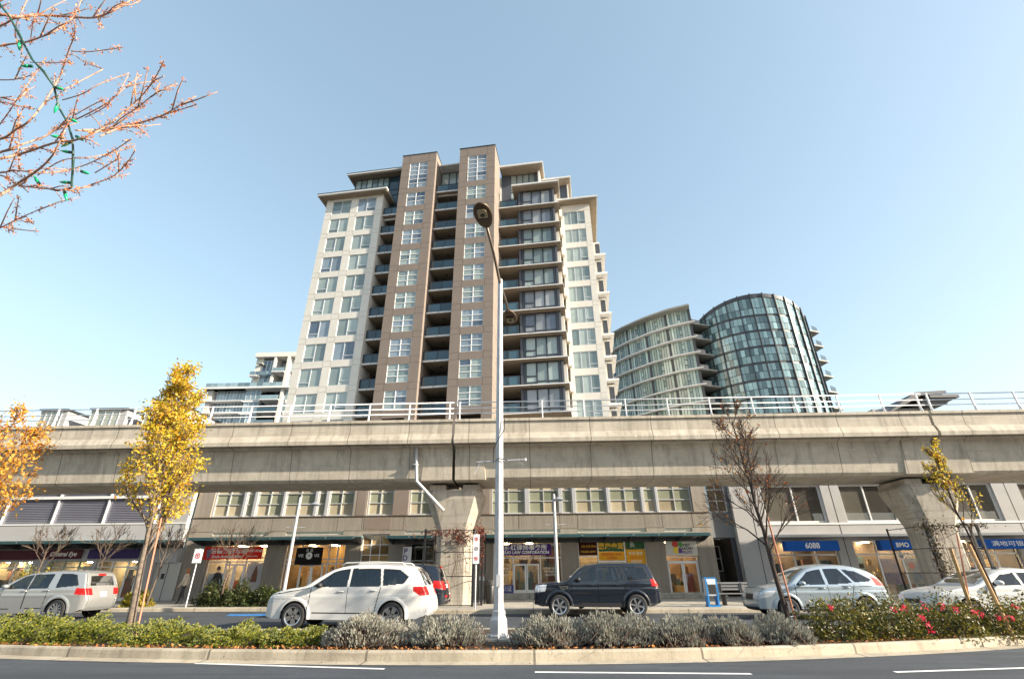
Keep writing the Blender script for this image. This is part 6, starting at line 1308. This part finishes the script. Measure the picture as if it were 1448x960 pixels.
# ================================================================== PEOPLE
def person(label, loc, rz_, top_c, leg_c, hair_c, sit=False, stride=.0, long_hair=False, scale=1.):
    root = thing('person', label, 'person', loc, rz_, local=True); root.scale = (scale,)*3
    J = {}; E = []
    def j(n, x, y, z, r): J[n] = (Vector((x, y, z)), r)
    if sit: hipz, kx = .62, -.42
    else: hipz, kx = .93, 0
    j('hip', 0, 0, hipz, .135); j('waist', 0, 0, hipz+.16, .13); j('chest', .0, 0, hipz+.36, .155); j('neck0', .0, 0, hipz+.50, .075); j('neck', -.01, 0, hipz+.57, .055)
    for s_, n in ((-1, 'l'), (1, 'r')):
        st = stride*s_
        j('hp'+n, 0, s_*.09, hipz-.04, .10)
        if sit: j('kn'+n, -.42, s_*.14, hipz+.02, .072); j('an'+n, -.5, s_*.14, hipz-.38, .045); j('to'+n, -.66, s_*.14, hipz-.42, .035)
        else: j('kn'+n, -st*.5-.02, s_*.09, .50, .065); j('an'+n, -st*.9+(.05 if st < 0 else 0), s_*.09, .09, .042); j('to'+n, -st*.9-.16+(.05 if st < 0 else 0), s_*.10, .035, .035)
        j('sh'+n, 0, s_*.18, hipz+.46, .062)
        if sit: j('el'+n, -.12, s_*.25, hipz+.22, .045); j('wr'+n, -.36, s_*.18, hipz+.34, .032)
        else: j('el'+n, st*.35+.03, s_*.24, hipz+.18, .045); j('wr'+n, st*.7-.05, s_*.23, hipz-.04, .03)
        E += [('hip', 'hp'+n), ('hp'+n, 'kn'+n), ('kn'+n, 'an'+n), ('an'+n, 'to'+n), ('neck0', 'sh'+n), ('sh'+n, 'el'+n), ('el'+n, 'wr'+n)]
    E += [('hip', 'waist'), ('waist', 'chest'), ('chest', 'neck0'), ('neck0', 'neck')]
    names = list(J); me = bpy.data.meshes.new('skin'); me.from_pydata([J[n][0] for n in names], [(names.index(a), names.index(b)) for a, b in E], [])
    ob = bpy.data.objects.new('skin', me); COL.objects.link(ob); md = ob.modifiers.new('s', 'SKIN'); md.use_smooth_shade = True
    for i, n in enumerate(names): sv = me.skin_vertices[0].data[i]; r = J[n][1]; sv.radius = (r*(.8 if n in ('chest', 'waist', 'hip') else 1), r*(1.18 if n in ('chest', 'waist', 'hip') else 1)); sv.use_root = (n == 'hip')
    sb = ob.modifiers.new('u', 'SUBSURF'); sb.levels = 2; sb.render_levels = 2
    me2 = bpy.data.meshes.new_from_object(ob.evaluated_get(bpy.context.evaluated_depsgraph_get())); bpy.data.objects.remove(ob)
    tm = mat('cloth_%s' % '_'.join(str(int(c*100)) for c in top_c), top_c, .85, var=.2, vs=8); lm = mat('cloth_%s' % '_'.join(str(int(c*100)) for c in leg_c), leg_c, .85, var=.2, vs=8); sk = mat('skin_tone', (.52, .33, .23), .55); sh_ = mat('shoe_black', (.02, .02, .02), .5)
    for x in (tm, lm, sk, sh_): me2.materials.append(x)
    for p in me2.polygons:
        c = p.center; p.use_smooth = True
        p.material_index = 0 if c.z > hipz-.04 else (1 if (c.z > .1 or sit) else 3)
        if c.z > hipz+.515: p.material_index = 2
        if sit and c.z < hipz-.36: p.material_index = 3
    b = bpy.data.objects.new('body', me2); COL.objects.link(b); b.parent = root
    m = MB().mat(sk); m.smooth = True; hz = hipz+.70; i0 = 0
    rows = 12; cols = 16
    for a in range(rows+1):
        ph = math.pi*a/rows
        for c in range(cols):
            t = 2*math.pi*c/cols; x, y, z = math.sin(ph)*math.cos(t), math.sin(ph)*math.sin(t), math.cos(ph); k = 1-.16*max(0, -z)**1.5; v = Vector((x*.098*k, y*.076*k, z*.118))
            if x < -.93 and -.25 < z < .12: v.x -= .02
            if x < -.75 and abs(z-.1) < .12 and .25 < abs(y) < .5: v.x += .008
            m.v.append(v+Vector((-.02, 0, hz)))
    for a in range(rows):
        for c in range(cols): m.face([a*cols+c, (a+1)*cols+c, (a+1)*cols+(c+1) % cols, a*cols+(c+1) % cols])
    for s_ in (-1, 1): m.tube([(-.0, s_*.074, hz-.025), (.008, s_*.084, hz), (.0, s_*.075, hz+.025)], [.008, .014, .008], 6)
    m.mat(T_W); [m.box(-.108, -.104, s_*.032-.012, s_*.032+.012, hz+.008, hz+.018) for s_ in (-1, 1)]; m.mat(T_B); [m.box(-.111, -.107, s_*.032-.005, s_*.032+.005, hz+.008, hz+.018) for s_ in (-1, 1)]; m.mat(T_R); m.box(-.108, -.101, -.022, .022, hz-.055, hz-.047)
    m.build('head', root)
    m = MB().mat(mat('hair_%d' % int(hair_c[0]*100), hair_c, .6)); m.smooth = True
    for a in range(rows+1):
        ph = math.pi*a/rows*.62
        for c in range(cols):
            t = 2*math.pi*c/cols; x, y, z = math.sin(ph)*math.cos(t), math.sin(ph)*math.sin(t), math.cos(ph); zz = z*.132
            if x < -.35: zz = max(zz, .055)
            elif long_hair: zz = zz if z > .1 else zz-.16*(.1-z)/.6
            m.v.append(Vector((x*(.112 if x > -.3 else .104), y*.09, zz))+Vector((-.015, 0, hz)))
    for a in range(rows):
        for c in range(cols): m.face([a*cols+c, (a+1)*cols+c, (a+1)*cols+(c+1) % cols, a*cols+(c+1) % cols])
    m.build('hair', root)
    for s_, n in ((-1, 'l'), (1, 'r')):
        w, e = J['wr'+n][0], J['el'+n][0]; d = (w-e).normalized(); sd_ = Vector((0, 0, 1)).cross(d); sd_ = sd_.normalized() if sd_.length > .1 else Vector((1, 0, 0)); m = MB().mat(sk); m.smooth = True
        nn = d.cross(sd_); m.tube([w-d*.02, w+d*.04, w+d*.09], [.022, .036, .034], 8)
        for k, L in enumerate((.065, .078, .082, .07)): o_ = sd_*((k-1.5)*.018); p = w+d*.085+o_; m.tube([p, p+d*L*.5+nn*.008, p+d*L*.85+nn*.03], [.0095, .0088, .007], 6)
        p = w+d*.03+sd_*.03; m.tube([p, p+sd_*.025+d*.025, p+sd_*.03+d*.055], [.011, .0105, .008], 6); m.build('hand', root)
    return root
person('person in a black jacket walking left past the antique shop window', (-16.75, 28, .15), 0, (.02, .02, .022), (.02, .02, .03), (.015, .012, .01), stride=.3)
person('person with long auburn hair and cream top beside the no parking sign', (-18.15, 27.6, .15), 0.2, (.55, .48, .40), (.03, .03, .035), (.35, .12, .04), stride=.15, long_hair=True, scale=.96)
person('person in dark clothes standing by the shop door behind the white crossover', (-11.7, 30.9, .15), 1.2, (.02, .018, .016), (.02, .02, .02), (.015, .012, .01), scale=.98)
person('person in a blue top sitting at the wheel of the black off-roader', (2.35, 20.52, .08), 0, (.10, .22, .42), (.05, .05, .06), (.02, .015, .01), sit=True)
person('person in a grey top sitting at the wheel of the pale blue crossover', (9.8, 19.02, .02), 0, (.40, .38, .36), (.05, .05, .06), (.04, .025, .015), sit=True)
